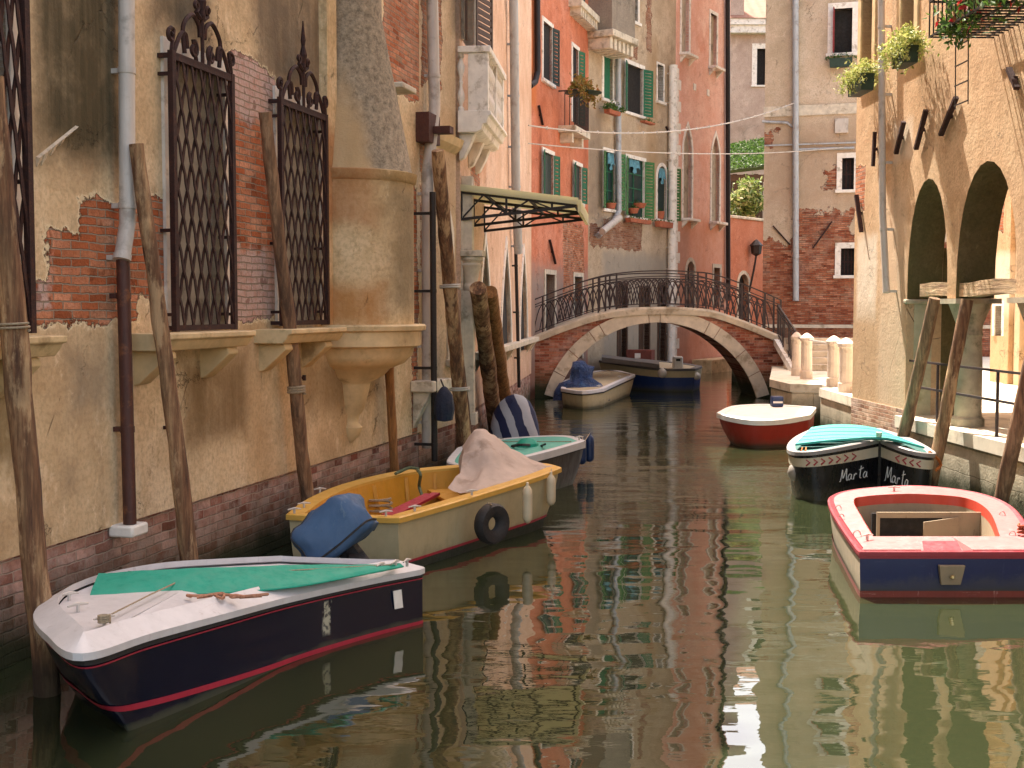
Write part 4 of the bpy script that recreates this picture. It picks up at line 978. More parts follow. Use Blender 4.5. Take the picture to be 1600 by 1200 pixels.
# ---------------- boats ----------------
def paint(name, col, rough=.35, scuff=(.30,.28,.24), amt=.35, grime=True):
    g = G(name); n = g.noise(7, 7, .65); s_ = g.noise(1, 8, .7, g.scale(14, 14, 4, (3,1,2)))
    c = g.mix(g.mr(n, .35, .7) * .25, col, tuple(x*.6 for x in col))
    c = g.mix(g.mr(s_, .60, .70) * amt, c, scuff); sc2 = g.noise(1, 9, .8, g.scale(3, 3, 30, (5,2,8))); c = g.mix(g.mr(sc2, .60, .66) * amt * .8, c, scuff); c = g.mix(g.mr(g.noise(1, 8, .75, g.scale(30, 30, 2.2)), .55, .72) * .25, c, tuple(x*.45 for x in col))
    if grime:
        c = g.mix(g.mr(g.z + (g.noise(3,5)-.5)*.10, .02, .11, 1, 0) * .85, c, (.03,.036,.018)); c = g.mix(g.mr(g.z + (g.noise(6,6,.7)-.5)*.3, .10, .22, 1, 0) * .3, c, (.12,.11,.07))
    g.bump(n, .15, .01); return g.done(c, g.mr(s_, .4, .7, rough, rough+.25))
def rs(pts, corners, n=5):
    """resample a closed loop of (x,y,h,k); corners stay sharp"""
    N = len(pts); out = []; cs = sorted(corners); 
    if not cs: cs = [0]
    for a, b in zip(cs, cs[1:] + [cs[0]+N]):
        seg = [Vector(pts[i % N]) for i in range(a, b+1)]
        for i in range(len(seg)-1):
            p0 = seg[max(i-1,0)]; p1 = seg[i]; p2 = seg[i+1]; p3 = seg[min(i+2, len(seg)-1)]
            for k in range(n):
                t = k/n; out.append(.5*((2*p1)+(p2-p0)*t+(2*p0-5*p1+4*p2-p3)*t*t+(3*p1-p0-3*p2+p3)*t**3))
    return out
class Boat:
    def __init__(s, name, label, pts, corners, cat='boat', zb=-.2, n=6):
        """pts: (px, py, height, k) on the sheer; k = how far the waterline outline draws in"""
        W4 = []
        for px, py, h, k in pts: q = P(px, py, h); W4.append((q.x, q.y, h, k))
        c = sum((Vector(w) for w in W4), Vector((0,0,0,0)))/len(W4); s.c = Vector((c.x, c.y))
        s.e = empty(name, (c.x, c.y, 0), 0, label, cat)
        L = [(w[0]-c.x, w[1]-c.y, w[2], w[3]) for w in W4]
        s.L = rs(L, corners, n); s.zb = zb
        A = sum(s.L[i].x*s.L[(i+1)%len(s.L)].y - s.L[(i+1)%len(s.L)].x*s.L[i].y for i in range(len(s.L)))
        s.sg = 1 if A > 0 else -1
    def nrm(s, i):
        L = s.L; N = len(L); a, b = L[i-1], L[(i+1) % N]; d = Vector((b.x-a.x, b.y-a.y)).normalized(); return Vector((d.y, -d.x))*s.sg
    def pos(s, i, f, out=0):
        p = s.L[i]; q = Vector((p.x, p.y)); b = q*p.w; g_ = f**1.5; r = q+(b-q)*g_; n = s.nrm(i)
        return (r.x+n.x*out, r.y+n.y*out, p.z*(1-f)+s.zb*f)
    def hull(s, mat, name='hull', f0=0, f1=1, out=0, n=8, label=None, rng=None, tilt=0):
        ids = [i % len(s.L) for i in range(rng[0], rng[1]+1)] if rng else range(len(s.L))
        m = MB(); loops = [[s.pos(i, f0+(f1-f0)*k/n - tilt*max(0, s.L[i].z-.50), out) for i in ids] for k in range(n+1)]
        m.loft(loops, not rng, (False, f1 >= 1)); 
        o = m.build(name, mat, s.e, smooth=.7)
        return o
    def inset(s, w, dz=0):
        r = []
        for i, p in enumerate(s.L):
            n = s.nrm(i); r.append((p.x-n.x*w, p.y-n.y*w, p.z+dz))
        N = len(r); L = s.L
        for _ in range(12):
            bad = [i for i in range(N) if (r[(i+1) % N][0]-r[i][0])*(L[(i+1) % N].x-L[i].x)+(r[(i+1) % N][1]-r[i][1])*(L[(i+1) % N].y-L[i].y) < 0]
            if not bad or w <= 0: break
            ids = {(b+o) % N for b in bad for o in (-2,-1,0,1,2,3)}
            r = [tuple((a*.5+(b+c)*.25) for a, b, c in zip(r[i], r[i-1], r[(i+1) % N])) if i in ids else r[i] for i in range(N)]
        return r
    def rim(s, mat, w=.1, th=.05, out=.03, slope=0, name='gunwale'):
        m = MB(); lo = []
        a = s.inset(-out, -th); b = s.inset(-out, 0); c = s.inset(w, slope); d = s.inset(w, slope-th)
        e_ = s.inset(-out+.02, .012)
        m.loft([list(x) for x in zip(*[a, b, e_, c, d])], True, (False, False)) if False else None
        loops = [a, b, e_, c, d, a]; m.loft(loops, True, (False, False))
        return m.build(name, mat, s.e, smooth=.6)
    def inner(s, mat, w=.1, zf=.12, k=.9, name='inner_hull', matf=None):
        a = s.inset(w, -.03); n = len(a)
        b = [(x*k, y*k, zf) for x, y, z in a]; mid = [(x*(1+k)/2*1.02, y*(1+k)/2*1.02, (z+zf)/2) for x, y, z in a]
        m = MB(); m.loft([a, mid, b], True, (False, True)); return m.build(name, mat, s.e, smooth=.5)
    def deck(s, mat, w=.1, dz=-.03, name='deck'):
        a = s.inset(w-.005, dz); c = (0, 0, sum(p[2] for p in a)/len(a)+.03); n = len(a)
        m = MB(); m.add(a + [c], [(i, (i+1) % n, n) for i in range(n)]); return m.build(name, mat, s.e, smooth=.5)
    def at(s, px, py, h): q = P(px, py, h); return Vector((q.x-s.c.x, q.y-s.c.y, h))
    def mesh(s, mb, name, mat, **k): return mb.build(name, mat, s.e, **k)
def cleat(b, q, ang=0, mat=None):
    m = MB(); c, s_ = math.cos(ang)*.07, math.sin(ang)*.07; q = Vector(q)
    m.tube([(q.x-c, q.y-s_, q.z+.04), (q.x, q.y, q.z+.05), (q.x+c, q.y+s_, q.z+.04)], [.006,.013,.006], 6)
    m.tube([(q.x, q.y, q.z-.005), (q.x, q.y, q.z+.05)], .013, 6); return b.mesh(m, 'cleat', ZINC)
def cloth(grid, wr=.015, sc_=5, seed=0, sub=5):
    """grid rows of points -> wrinkled sheet"""
    R_ = [spline(r, sub) for r in grid]; cols = list(zip(*R_)); C_ = [spline(c, sub) for c in cols]; m = MB(); nr = len(C_[0]); nc = len(C_)
    vs = []
    for j in range(nr):
        for i in range(nc):
            p = Vector(C_[i][j]); nz = mnoise.turbulence(p*sc_ + Vector((seed,seed,0)), 3, True)
            vs.append(p + Vector((0, 0, (nz-.4)*wr)) + Vector((mnoise.noise(p*sc_*.8+Vector((9,0,seed))), mnoise.noise(p*sc_*.8+Vector((0,5,seed))), 0))*wr)
    m.add(vs, [(j*nc+i, j*nc+i+1, (j+1)*nc+i+1, (j+1)*nc+i) for j in range(nr-1) for i in range(nc-1)]); return m
def motor(b, c, size, rot, cov, legm, scr=(.1,.1), rect=False, leg=True, wr=.02, name='outboard_motor', lab=None, seed=0):
    """covered outboard: a rounded cowl plus leg"""
    import mathutils
    R_ = mathutils.Euler(rot).to_matrix(); m = MB(); n = 48; loops = []
    sx, sy, sz = size
    prof = [(.86,.80,-.5),(.98,.96,-.42),(1,1,-.34),(.985,.985,-.24),(1,1,-.14),(.99,.99,0),(1,1,.12),(.985,.98,.22),(.95,.94,.33),(.88,.86,.41),(.76,.73,.455),(.6,.57,.485),(.4,.38,.495),(.2,.18,.505),(.03,.03,.505)]
    for ax, ay, z in prof:
        lp = []
        for k in range(n):
            a = 2*math.pi*k/n; ca, sa = math.cos(a), math.sin(a); e_ = .32
            x = abs(ca)**e_*math.copysign(1, ca)*ax*sx/2; y = abs(sa)**e_*math.copysign(1, sa)*ay*sy/2
            v = Vector((x, y, z*sz)); v += v.normalized()*(mnoise.noise(v*6+Vector((seed,0,0)))*wr + mnoise.turbulence(Vector((v.x*9, v.y*9+v.x*4, v.z*14)), 3, True)*wr*.55 - wr*.3); lp.append(Vector(c)+R_@v)
        loops.append(lp)
    m.loft(loops); o = b.mesh(m, name, cov, smooth=1.0)
    m = MB(); m.tube([p+(p-Vector(c)).normalized()*.006 for p in loops[2]+[loops[2][0]]], .010, 5, False); m.tube([loops[k][6]+(loops[k][6]-Vector(c)).normalized()*.004 for k in range(len(loops))], .007, 5, False); m.tube([loops[k][30]+(loops[k][30]-Vector(c)).normalized()*.004 for k in range(len(loops))], .007, 5, False); m.build('cover_strap', legm, o, smooth=1)
    if leg:
        m = MB(); d = R_@Vector((0,0,-1)); q = Vector(c)+d*sz*.5
        m.bar(q, q+d*.5, .12, .16); m.bar(q+d*.1+Vector((0,0,.0)), q+d*.2-R_@Vector((0,.25,0)), .14); m.build('motor_leg', legm, o, smooth=0)
    return o
NAVY = paint('navy_hull_paint', (.006,.008,.022), .22, (.30,.27,.22), .25); WHITE = paint('white_deck_paint', (.62,.60,.60), .45, (.35,.30,.26), .35, False)
TEAL = paint('teal_board_paint', (.006,.30,.20), .6, (.02,.14,.11), .6, False); BLACKM = simple('black_rubber', (.02,.018,.018), .7, .3, 8, .2)
REDP = paint('red_stripe_paint', (.38,.02,.045), .4, (.2,.05,.05), .3, False)
def navy_scraped(b):
    g = G('navy_hull_paint_scraped'); n = g.noise(7, 7, .65); s_ = g.noise(1, 8, .7, g.scale(14, 14, 4, (3,1,2)))
    c = g.mix(g.mr(n, .35, .7) * .3, (.005,.007,.020), (.012,.014,.03)); c = g.mix(g.mr(s_, .66, .74) * .25, c, (.25,.22,.18))
    q = b.at(507, 960, .3); w = (g.noise(1, 7, .75, g.scale(22, 22, 9)) - .5) * .12; dx = ((g.x - q.x).abs() + w.abs() * .3)
    m = g.mr(dx + w, .018, .03, 1, 0) * g.mr(g.z + w * .5, .10, .14) * g.mr(g.z, .36, .38, 1, 0); m = m * g.mr(g.noise(30, 4, .6), .40, .5, .2, 1)
    c = g.mix(m, c, (.42,.40,.30))
    lo = g.mr(g.z + (g.noise(3, 6) - .5) * .10, .015, .07, 1, 0); c = g.mix(lo * .8, c, (.07,.075,.05))
    g.bump(n, .12, .01); return g.done(c, .2)
# --- B1: dark hull boat in front ---
b1 = Boat('motorboat', 'navy hulled boat with white deck and teal boards, closest on the left', [
 (660,888,.46,1.0),(560,907,.47,1.10),(450,931,.49,1.14),(350,957,.53,1.12),(230,989,.58,.98),(128,1019,.63,.50),(80,990,.64,.50),(60,965,.64,.58),(68,946,.63,.66),(92,930,.61,.75),(145,911,.59,.9),(240,893,.56,.9),(345,885,.51,.93),(440,880,.47,.97)], [0,13], zb=-.22, n=8)
NAVY = navy_scraped(b1); b1.hull(NAVY); b1.rim(WHITE, .12, .045, .03, .085); b1.deck(WHITE, .12, .02)
b1.hull(REDP, 'red_stripe', .635, .685, .007, 1, tilt=1.25); b1.hull(BLACKM, 'rubbing_strake', .03, .10, .014, 1); b1.hull(REDP, 'thin_red_line', .115, .128, .006, 1)
g_ = []
for near, far in (((140,935,.62),(153,897,.70)), ((230,931,.60),(262,889,.72)), ((345,927,.575),(380,885,.68)), ((460,917,.555),(490,882,.62)), ((560,899,.54),(575,882,.58)), ((630,885,.53),(618,880,.54))):
    n_, f_ = b1.at(*near), b1.at(*far); g_.append([n_, n_*.62+f_*.38+Vector((0,0,.015)), f_])
m = cloth(g_, .016, 4, 1, 6); b1.mesh(m, 'teal_cover_board', TEAL, smooth=.7)
m = MB(); edge = [r[0] for r in g_]; m.tube(spline(edge, 4), .008, 5); b1.mesh(m, 'board_edge', TEAL)
m = MB(); a_ = b1.at(163,973,.66); c_ = b1.at(293,902,.64)
m.tube([a_+Vector((0,0,.03)), (a_+c_)/2+Vector((0,0,.02)), c_], .006, 5); m.tube([c_, b1.at(460,891,.62), b1.at(612,882,.56)], .006, 5); m.tube([c_, b1.at(200,893,.66)], .006, 5)
b1.mesh(m, 'lashing_rope', ROPE)
for q in ((163,975,.66), (108,938,.65), (122,955,.66)): cleat(b1, b1.at(*q), .8)
coil(b1.e, b1.at(163,973,.68), .035, 4, .007, ROPE, .05)
m = MB(); base = b1.at(335,935,.60); 
m.tube(spline([base+Vector((.10*math.cos(t*2.3)*(.4+.08*t)+.04*t-.2, .06*math.sin(t*2.9), .012+.006*(t%3))) for t in range(14)], 5), .011, 5); b1.mesh(m, 'rope_heap', simple('rust_rope', (.42,.20,.12), .95, .3, 50, .4))
for px, py in ((618,886), (636,884), (595,890)): cleat(b1, b1.at(px, py, .53), 1.2)
i_ = min(range(len(b1.L)), key=lambda i: (Vector(b1.pos(i, .35))-Vector(b1.at(625,920,.33))).length)
p_ = Vector(b1.pos(i_, .2, .012)); p2 = Vector(b1.pos(i_, .42, .012)); t_ = (Vector(b1.pos((i_+1) % len(b1.L), .2, .012))-p_).normalized()*.045
m = MB(); m.loft([[p_-t_, p_+t_, p_+t_+Vector((.004,-.004,0)), p_-t_+Vector((.004,-.004,0))], [p2-t_, p2+t_, p2+t_+Vector((.004,-.004,0)), p2-t_+Vector((.004,-.004,0))]]); b1.mesh(m, 'number_plate', STONE_W)
# bare plaster-like scrape on the hull
m = MB(); a_ = b1.at(137,1055,.40)+Vector((-.02,-.03,0)); m.tube([a_+Vector((.03*math.cos(t), 0, .035*math.sin(t))) for t in [k*.63 for k in range(11)]], .008, 5); b1.mesh(m, 'bow_ring', simple('brass', (.5,.36,.12), .35, .2, 9, .1, metal=.8))
BLUEC = paint('faded_blue_cover', (.045,.10,.20), .6, (.12,.18,.24), .6, False)
mo = motor(b1, b1.at(509,836,.70)+Vector((0,.42,-.03)), (.68,.54,.44), (math.radians(-12), math.radians(-38), math.radians(8)), BLUEC, BLACKM, wr=.05)
# --- B2: yellow boat ---
CREAM = paint('cream_hull_paint', (.50,.42,.25), .4, (.35,.27,.16), .25); YEL = paint('yellow_gunwale_paint', (.66,.38,.07), .45, (.5,.36,.14), .3, False); ORG = paint('orange_inside_paint', (.58,.27,.02), .5, (.3,.14,.03), .35, False)
b2 = Boat('rowing_boat', 'cream hulled open boat with yellow gunwale and orange inside, tarpaulin over its bow', [
 (622,809,.56,.95),(700,787,.58,.92),(790,760,.62,.88),(845,742,.67,.82),(873,731,.70,.78),(845,725,.69,.84),(775,724,.66,.88),(700,729,.63,.9),(620,738,.60,.92),(540,757,.58,.93),(485,780,.57,.94),(452,804,.56,.95),(530,807,.55,.96)], [0,4,11], zb=-.2)
b2.hull(CREAM); b2.rim(YEL, .15, .05, .035); b2.inner(ORG, .15, .12, .88)
b2.hull(REDP, 'red_waterline', .60, .635, .006, 1); b2.hull(simple('dark_bottom_paint', (.025,.03,.02), .7, .3, 6, .1), 'bottom_paint', .635, .98, .004, 3)
# ribs along the far side
N_ = len(b2.L)
for i in range(N_):
    if i % 4 == 0:
        a = b2.inset(.155, -.05)[i]; pb_ = (a[0]*.9, a[1]*.9, .14); n = b2.nrm(i)
        m = MB(); m.bar(Vector(a)-Vector((n.x,n.y,0))*.01, Vector(pb_)-Vector((n.x,n.y,0))*.01, .04, .03); b2.mesh(m, 'rib', ORG, smooth=0)
def bench(b, q1, q2, w, h, mat, name='bench', th=.03):
    a = Vector(q1); c = Vector(q2); d = (c-a).normalized(); n = Vector((-d.y, d.x, 0))*w/2; m = MB()
    m.loft([[a-n, a+n, a+n-Vector((0,0,th)), a-n-Vector((0,0,th))], [c-n, c+n, c+n-Vector((0,0,th)), c-n-Vector((0,0,th))]]); return b.mesh(m, name, mat, smooth=0, bevel=.005)
bench(b2, b2.at(655,735,.42)+Vector((.05,-.5,-.05)), b2.at(735,790,.40)+Vector((-.1,.25,0)), .28, .4, ORG)
m = MB(); a_ = b2.at(602,806,.35); c_ = b2.at(670,773,.42)
m.bar(a_, c_, .10, .03); m.bar(a_+Vector((.07,-.04,.0)), c_+Vector((.09,-.05,.02)), .10, .03); o_ = b2.mesh(m, 'red_board', REDP, smooth=0)
for q in ((475,793,.57),(460,802,.57),(648,798,.58),(603,806,.57),(737,773,.62),(500,770,.58)): cleat(b2, b2.at(*q), .5)
TARP = simple('beige_tarpaulin', (.47,.37,.31), .85, .12, 4, .3, dirt=(.3,.22,.17))
T = lambda px, py, h: b2.at(px, py, h)
def TY(px, py, Y): q = PY(px, py, Y); return Vector((q.x-b2.c.x, q.y-b2.c.y, q.z))
g_ = [[TY(727,729,16.1), TY(752,725,16.1), TY(800,724,16.0), TY(848,726,15.75), TY(868,732,15.4)],
      [TY(729,698,15.9), TY(757,684,15.9), TY(792,700,15.85), TY(834,720,15.6), TY(864,731,15.35)],
      [TY(723,697,15.6), TY(744,671,15.55), TY(768,681,15.5), TY(808,711,15.4), TY(850,734,15.15)],
      [TY(724,712,15.2), TY(745,703,15.15), TY(768,702,15.1), TY(800,729,15.05), TY(838,743,14.95)],
      [TY(718,741,14.9), TY(736,746,14.85), TY(756,738,14.8), TY(785,747,14.7), TY(815,751,14.65)],
      [TY(700,761,14.6), TY(714,770,14.45), TY(738,769,14.35), TY(765,768,14.3), TY(784,764,14.25)]]
m = cloth(g_, .04, 5.5, 3, 8); b2.mesh(m, 'tarpaulin', TARP, smooth=1.2)
g_ = [[TY(716,756,15.5),TY(718,738,15.55),TY(718,718,15.6),TY(724,698,15.62)],[TY(727,760,15.35),TY(728,742,15.4),TY(730,715,15.5),TY(734,684,15.55)],[TY(744,756,15.2),TY(742,738,15.3),TY(742,712,15.4),TY(745,674,15.5)]]
b2.mesh(cloth(g_, .03, 6, 5, 6), 'tarpaulin_skirt', TARP, smooth=1.2)
m = MB(); m.tube(spline([T(652,734,.66), T(657,742,.62), T(655,760,.45), T(660,778,.36), T(652,783,.34)], 5), .02, 6); m.tube(spline([T(655,733,.67), T(640,731,.68), T(625,737,.64), T(618,740,.63)], 5), .02, 6); b2.mesh(m, 'mooring_rope', ROPE_G)
m = MB(); m.tube([T(595,803,.22)+Vector((.13*math.cos(t), .10*math.sin(t), .01*t)) for t in [k*.5 for k in range(38)]], .014, 5); b2.mesh(m, 'rope_coil', ROPE)
def tyre(name, c, R_, r, axis, label, hangtop, rope=None):
    e = empty(name, c, 0, label, 'tyre'); ax = Vector(axis).normalized(); u = Vector((0,0,1)); v = ax.cross(u).normalized()
    m = MB(); n = 28; loops = []
    for k in range(n+1):
        a = 2*math.pi*k/n; d = u*math.cos(a)+v*math.sin(a); lp = []
        for cx, cy in ((R_-r*1.9, -.35),(R_-r*1.2,-.95),(R_-r*.3,-.9),(R_,-.45),(R_,.45),(R_-r*.3,.9),(R_-r*1.2,.95),(R_-r*1.9,.35),(R_-r*1.5,0)): lp.append(d*cx + ax*cy*r)
        loops.append(lp)
    m.loft(loops, True, (False, False)); m.build('tread', BLACKM, e, smooth=.8)
    m = MB(); m.tube([Vector((0,0,R_-.02)), Vector(hangtop)-Vector(c)], .009, 5); m.build('hanging_rope', ROPE, e)
ct = P(760,818,.34); tyre('tyre_fender', (ct.x+.06, ct.y-.13, .36), .215, .075, (.70,-.72,0), 'black scooter tyre hung as a fender on the side of the cream boat', P(762,786,.62))
def fender(px, py, h, r, L, mat, label, top, cat='fender', grp=None):
    q = P(px, py, h); e = empty('fender', (q.x, q.y, q.z), 0, label, cat, grp); m = MB()
    m.lathe([(.01,0),(r*.6,.015),(r*.95,.05),(r,.10),(r,L-.1),(r*.95,L-.05),(r*.5,L-.01),(r*.3,L),(r*.3,L+.03),(.01,L+.035)], (0,0,0), 14); m.build('bladder', mat, e, smooth=.9)
    m = MB(); m.tube([Vector((0,0,L+.02)), Vector(top)-Vector((q.x,q.y,q.z))], .008, 5); m.build('hanging_rope', ROPE, e)
FC = simple('cream_fender', (.60,.50,.34), .45, .12, 5, .1, dirt=(.4,.3,.2)); FB = simple('blue_fender', (.012,.03,.10), .4, .2, 5, .1); FW = simple('white_fender', (.62,.58,.52), .45, .12, 5, .1)
fender(824,818,.25,.055,.42,FC,'cream cylinder fender nearer the hanging tyre on the cream boat', P(822,757,.66), grp='cream fenders on the cream boat')
fender(861,790,.31,.055,.36,FC,'cream cylinder fender closest to the bow tip of the cream boat', P(862,733,.70), grp='cream fenders on the cream boat')
# --- B3: teal decked boat ---
TEAL2 = paint('pale_teal_deck', (.10,.42,.33), .55, (.06,.3,.22), .5, False); DKB = paint('dark_brown_hull', (.028,.018,.016), .4, (.10,.07,.05), .3)
b3 = Boat('moored_boat', 'dark hulled boat with pale teal deck and striped engine cover, behind the beige tarpaulin', [
 (913,689,.64,.75),(860,704,.60,.85),(800,718,.56,.9),(730,727,.52,.95),(700,722,.50,.95),(716,700,.50,.95),(770,688,.52,.92),(840,682,.58,.9),(890,682,.62,.85)], [0,3,5], zb=-.2)
b3.hull(DKB); b3.rim(WHITE, .10, .10, .02); b3.deck(TEAL2, .09, .0); b3.hull(BLACKM, 'rubbing_strake', .10, .14, .02, 1)
g = G('striped_cover'); wv = g.math('FRACT', g.x*3.1 + g.z*1.1 + g.noise(2,3)*.5); st = g.mr(wv, .5, .53)
g.bump(g.noise(6,5), .6, .03); STRIPE = g.done(g.mix(st, (.012,.018,.07), (.46,.46,.50)), .7)
q = P(805,676,.45); b3q = Vector((q.x-b3.c.x, q.y-b3.c.y+.3, .78))
m = MB(); lo = []
for r_, z in ((.42,-.42),(.40,-.2),(.34,.0),(.25,.18),(.13,.29),(.02,.32)):
    lo.append([(b3q.x+r_*math.cos(a)*1.05*(1+.28*mnoise.noise(Vector((a*2.4,z*2,1)))), b3q.y+r_*math.sin(a)*.8, b3q.z+z+.0) for a in (2*math.pi*k/18 for k in range(18))])
m.loft(lo); b3.mesh(m, 'engine_cover', STRIPE, smooth=1)
m = MB(); m.tube(spline([b3.at(800,697,.60), b3.at(815,695,.66), b3.at(835,696,.60)], 4), .02, 6); m.tube([b3.at(845,697,.6), b3.at(852,694,.68)], .015, 6); b3.mesh(m, 'tiller_handle', BLACKM)
m = MB(); c_ = b3.at(824,699,.58); m.lathe([(.17,0),(.16,.06),(.1,.12),(.02,.14)], c_, 10); b3.mesh(m, 'teal_canvas_lump', TEAL)
for q in ((905,687,.65),(780,690,.56)): cleat(b3, b3.at(*q), .3)
m = MB(); m.tube([b3.at(893,690,.64), b3.at(760,690,.62)], .008, 4); b3.mesh(m, 'mooring_rope', ROPE)
fender(909,726,.12,.075,.42,FB,'dark blue fender hanging lower against the stem of the teal decked boat', P(912,690,.62), grp='blue fenders of the teal decked boat')
fender(921,722,.14,.075,.44,FB,'dark blue fender hanging out to the right of the teal decked bow', P(913,690,.64), grp='blue fenders of the teal decked boat')
# --- B4: cream boat under the bridge ---
BEI = paint('beige_deck_paint', (.44,.36,.22), .55, (.3,.24,.15), .4, False); BTARP = simple('blue_tarpaulin', (.012,.04,.14), .35, .45, 6, 1.0, dirt=(.05,.12,.28), dist=.12)
b4 = Boat('moored_boat', 'beige decked boat under the bridge with blue tarpaulin over its engine', [
 (991,585,.62,.8),(968,595,.56,.88),(942,607,.50,.95),(910,611,.48,.95),(878,607,.48,.95),(884,594,.52,.93),(915,583,.58,.9),(955,578,.62,.88)], [0,2,4], zb=-.2)
b4.hull(CREAM); b4.rim(WHITE, .10, .08, .03); b4.deck(BEI, .09, -.02); b4.hull(BLACKM, 'rubbing_strake', .12, .17, .02, 1)
q = b4.at(908,612,.35)
m = MB(); lo = []
for r_, z, dy in ((.75,-.25,0),(.72,.0,0),(.55,.22,.0),(.34,.32,.05),(.30,.5,.08),(.31,.66,.1),(.24,.78,.12),(.05,.84,.12)):
    lo.append([(q.x+r_*math.cos(a)*(1+.35*mnoise.noise(Vector((a*2.5,z*4,1)))), q.y+dy+r_*.6*math.sin(a), q.z+z) for a in (2*math.pi*k/20 for k in range(20))])
lo = [[Vector(p)+Vector((mnoise.noise(Vector(p)*5), mnoise.noise(Vector(p)*5+Vector((9,0,0))), mnoise.noise(Vector(p)*4+Vector((0,7,0)))))*.10 for p in l] for l in lo]
m.loft(lo); b4.mesh(m, 'blue_tarpaulin', BTARP, smooth=1)
for q_ in ((955,583,.64),(968,590,.6),(936,605,.55)): cleat(b4, b4.at(*q_), .4)
# --- B5: blue boat ---
BLUEH = paint('royal_blue_hull', (.015,.04,.16), .4, (.1,.12,.2), .3); GREYC = simple('grey_canvas', (.13,.12,.11), .8, .2, 5, .2)
b5 = Boat('moored_boat', 'blue hulled boat with cream topsides and white ball fenders beyond the bridge', [
 (937,563,.90,.85),(985,570,.80,.9),(1035,576,.72,.92),(1085,576,.72,.95),(1096,572,.73,.95),(1070,568,.74,.92),(1000,561,.86,.9),(950,558,.92,.88)], [0,3,4], zb=-.2)
b5.hull(BLUEH); b5.hull(CREAM, 'cream_topside', .02, .30, .01, 2); b5.rim(GREYC, .16, .07, .03); b5.deck(BEI, .15, -.02)
m = MB(); a_, c_ = b5.at(940,563,.93), b5.at(1030,573,.78); d_ = Vector((.05,.55,.05)); m.loft([[a_-Vector((0,.1,.05)), a_+d_, a_+d_+Vector((0,0,.12)), a_+Vector((0,-.05,.10))], [c_-Vector((0,.1,.05)), c_+d_, c_+d_+Vector((0,0,.10)), c_+Vector((0,-.05,.08))]]); b5.mesh(m, 'grey_canvas_cover', GREYC)
m = MB(); q = b5.at(1059,573,.76); m.box(q.x-.16, q.x+.16, q.y-.1, q.y+.15, q.z-.1, q.z+.33); o_ = b5.mesh(m, 'white_motor', FW, bevel=.05)
m = MB(); m.box(q.x-.07, q.x+.07, q.y-.103, q.y-.1, q.z+.18, q.z+.26); m.build('motor_vent', BLACKM, o_, smooth=0)
def ball(px, py, h, r, label, top):
    q = P(px, py, h); e = empty('ball_fender', (q.x, q.y, q.z), 0, label, 'fender', 'white ball fenders on the blue boat'); m = MB()
    m.lathe([(.01,-r)] + [(r*math.sin(t), -r*math.cos(t)) for t in [math.pi*k/10 for k in range(1,10)]] + [(r*.25, r*1.1), (.01, r*1.15)], (0,0,0), 14); m.build('bladder', FW, e, smooth=.9)
    m = MB(); m.tube([Vector((0,0,r)), Vector(top)-q], .012, 4); m.build('hanging_rope', ROPE, e)
ball(1035,583,.58,.15,'white ball fender under the end of the grey canvas on the blue boat', P(1035,575,.70)); ball(1064,593,.37,.13,'white ball fender hanging lowest in the middle of the blue boat', P(1062,575,.70)); ball(1089,588,.47,.12,'white ball fender at the right end of the blue boat', P(1088,575,.70))
# wooden crate with paper notices standing on the wall foot behind the blue boat
cq = PY(1002, 596, 45.2); e = empty('plywood_crate', (cq.x, 45.6, 0), -.35, 'red-brown box with two white paper notices behind the blue boat', 'crate')
CR = simple('red_brown_board', (.17,.045,.03), .8, .2, 6, .1); hz0 = PY(1016,583,45.2).z; hz1 = PY(1016,547,45.2).z
m = MB(); m.box(-.46, .46, -.2, .3, .0, hz1); m.build('box', CR, e, bevel=.01)
m = MB(); m.box(-.15, .06, -.206, -.201, hz1-.30, hz1-.12); m.build('paper_notice', STONE_W, e, smooth=0)
m = MB(); m.box(-.15, .17, -.206, -.201, hz1-.56, hz1-.42); m.build('paper_notice', STONE_W, e, smooth=0)
# --- B6: red boat with white deck ---
REDH = paint('red_hull_paint', (.36,.022,.012), .35, (.5,.1,.05), .3); WHB = paint('bright_white_paint', (.85,.83,.78), .5, (.6,.55,.48), .2, False)
b6 = Boat('moored_boat', 'red hulled boat with bright white deck moored by the quay corner', [
 (1122,645,.60,.60),(1140,651,.57,.72),(1180,657,.53,.9),(1225,655,.53,.92),(1264,648,.58,.93),(1273,637,.62,.93),(1240,634,.56,.92),(1190,632,.54,.9),(1145,635,.57,.76)], [0,4,5], zb=-.2)
b6.hull(REDH); b6.rim(WHB, .12, .09, .03); b6.deck(WHB, .11, -.01)
m = MB(); q = b6.at(1214,634,.58); m.box(q.x-.12, q.x+.12, q.y-.1, q.y+.15, q.z-.02, q.z+.2); b6.mesh(m, 'blue_motor', FB, bevel=.03)
m = MB(); m.box(q.x-.10, q.x+.10, q.y-.104, q.y-.101, q.z+.06, q.z+.10); b6.mesh(m, 'motor_stripe', STONE_W, smooth=0)
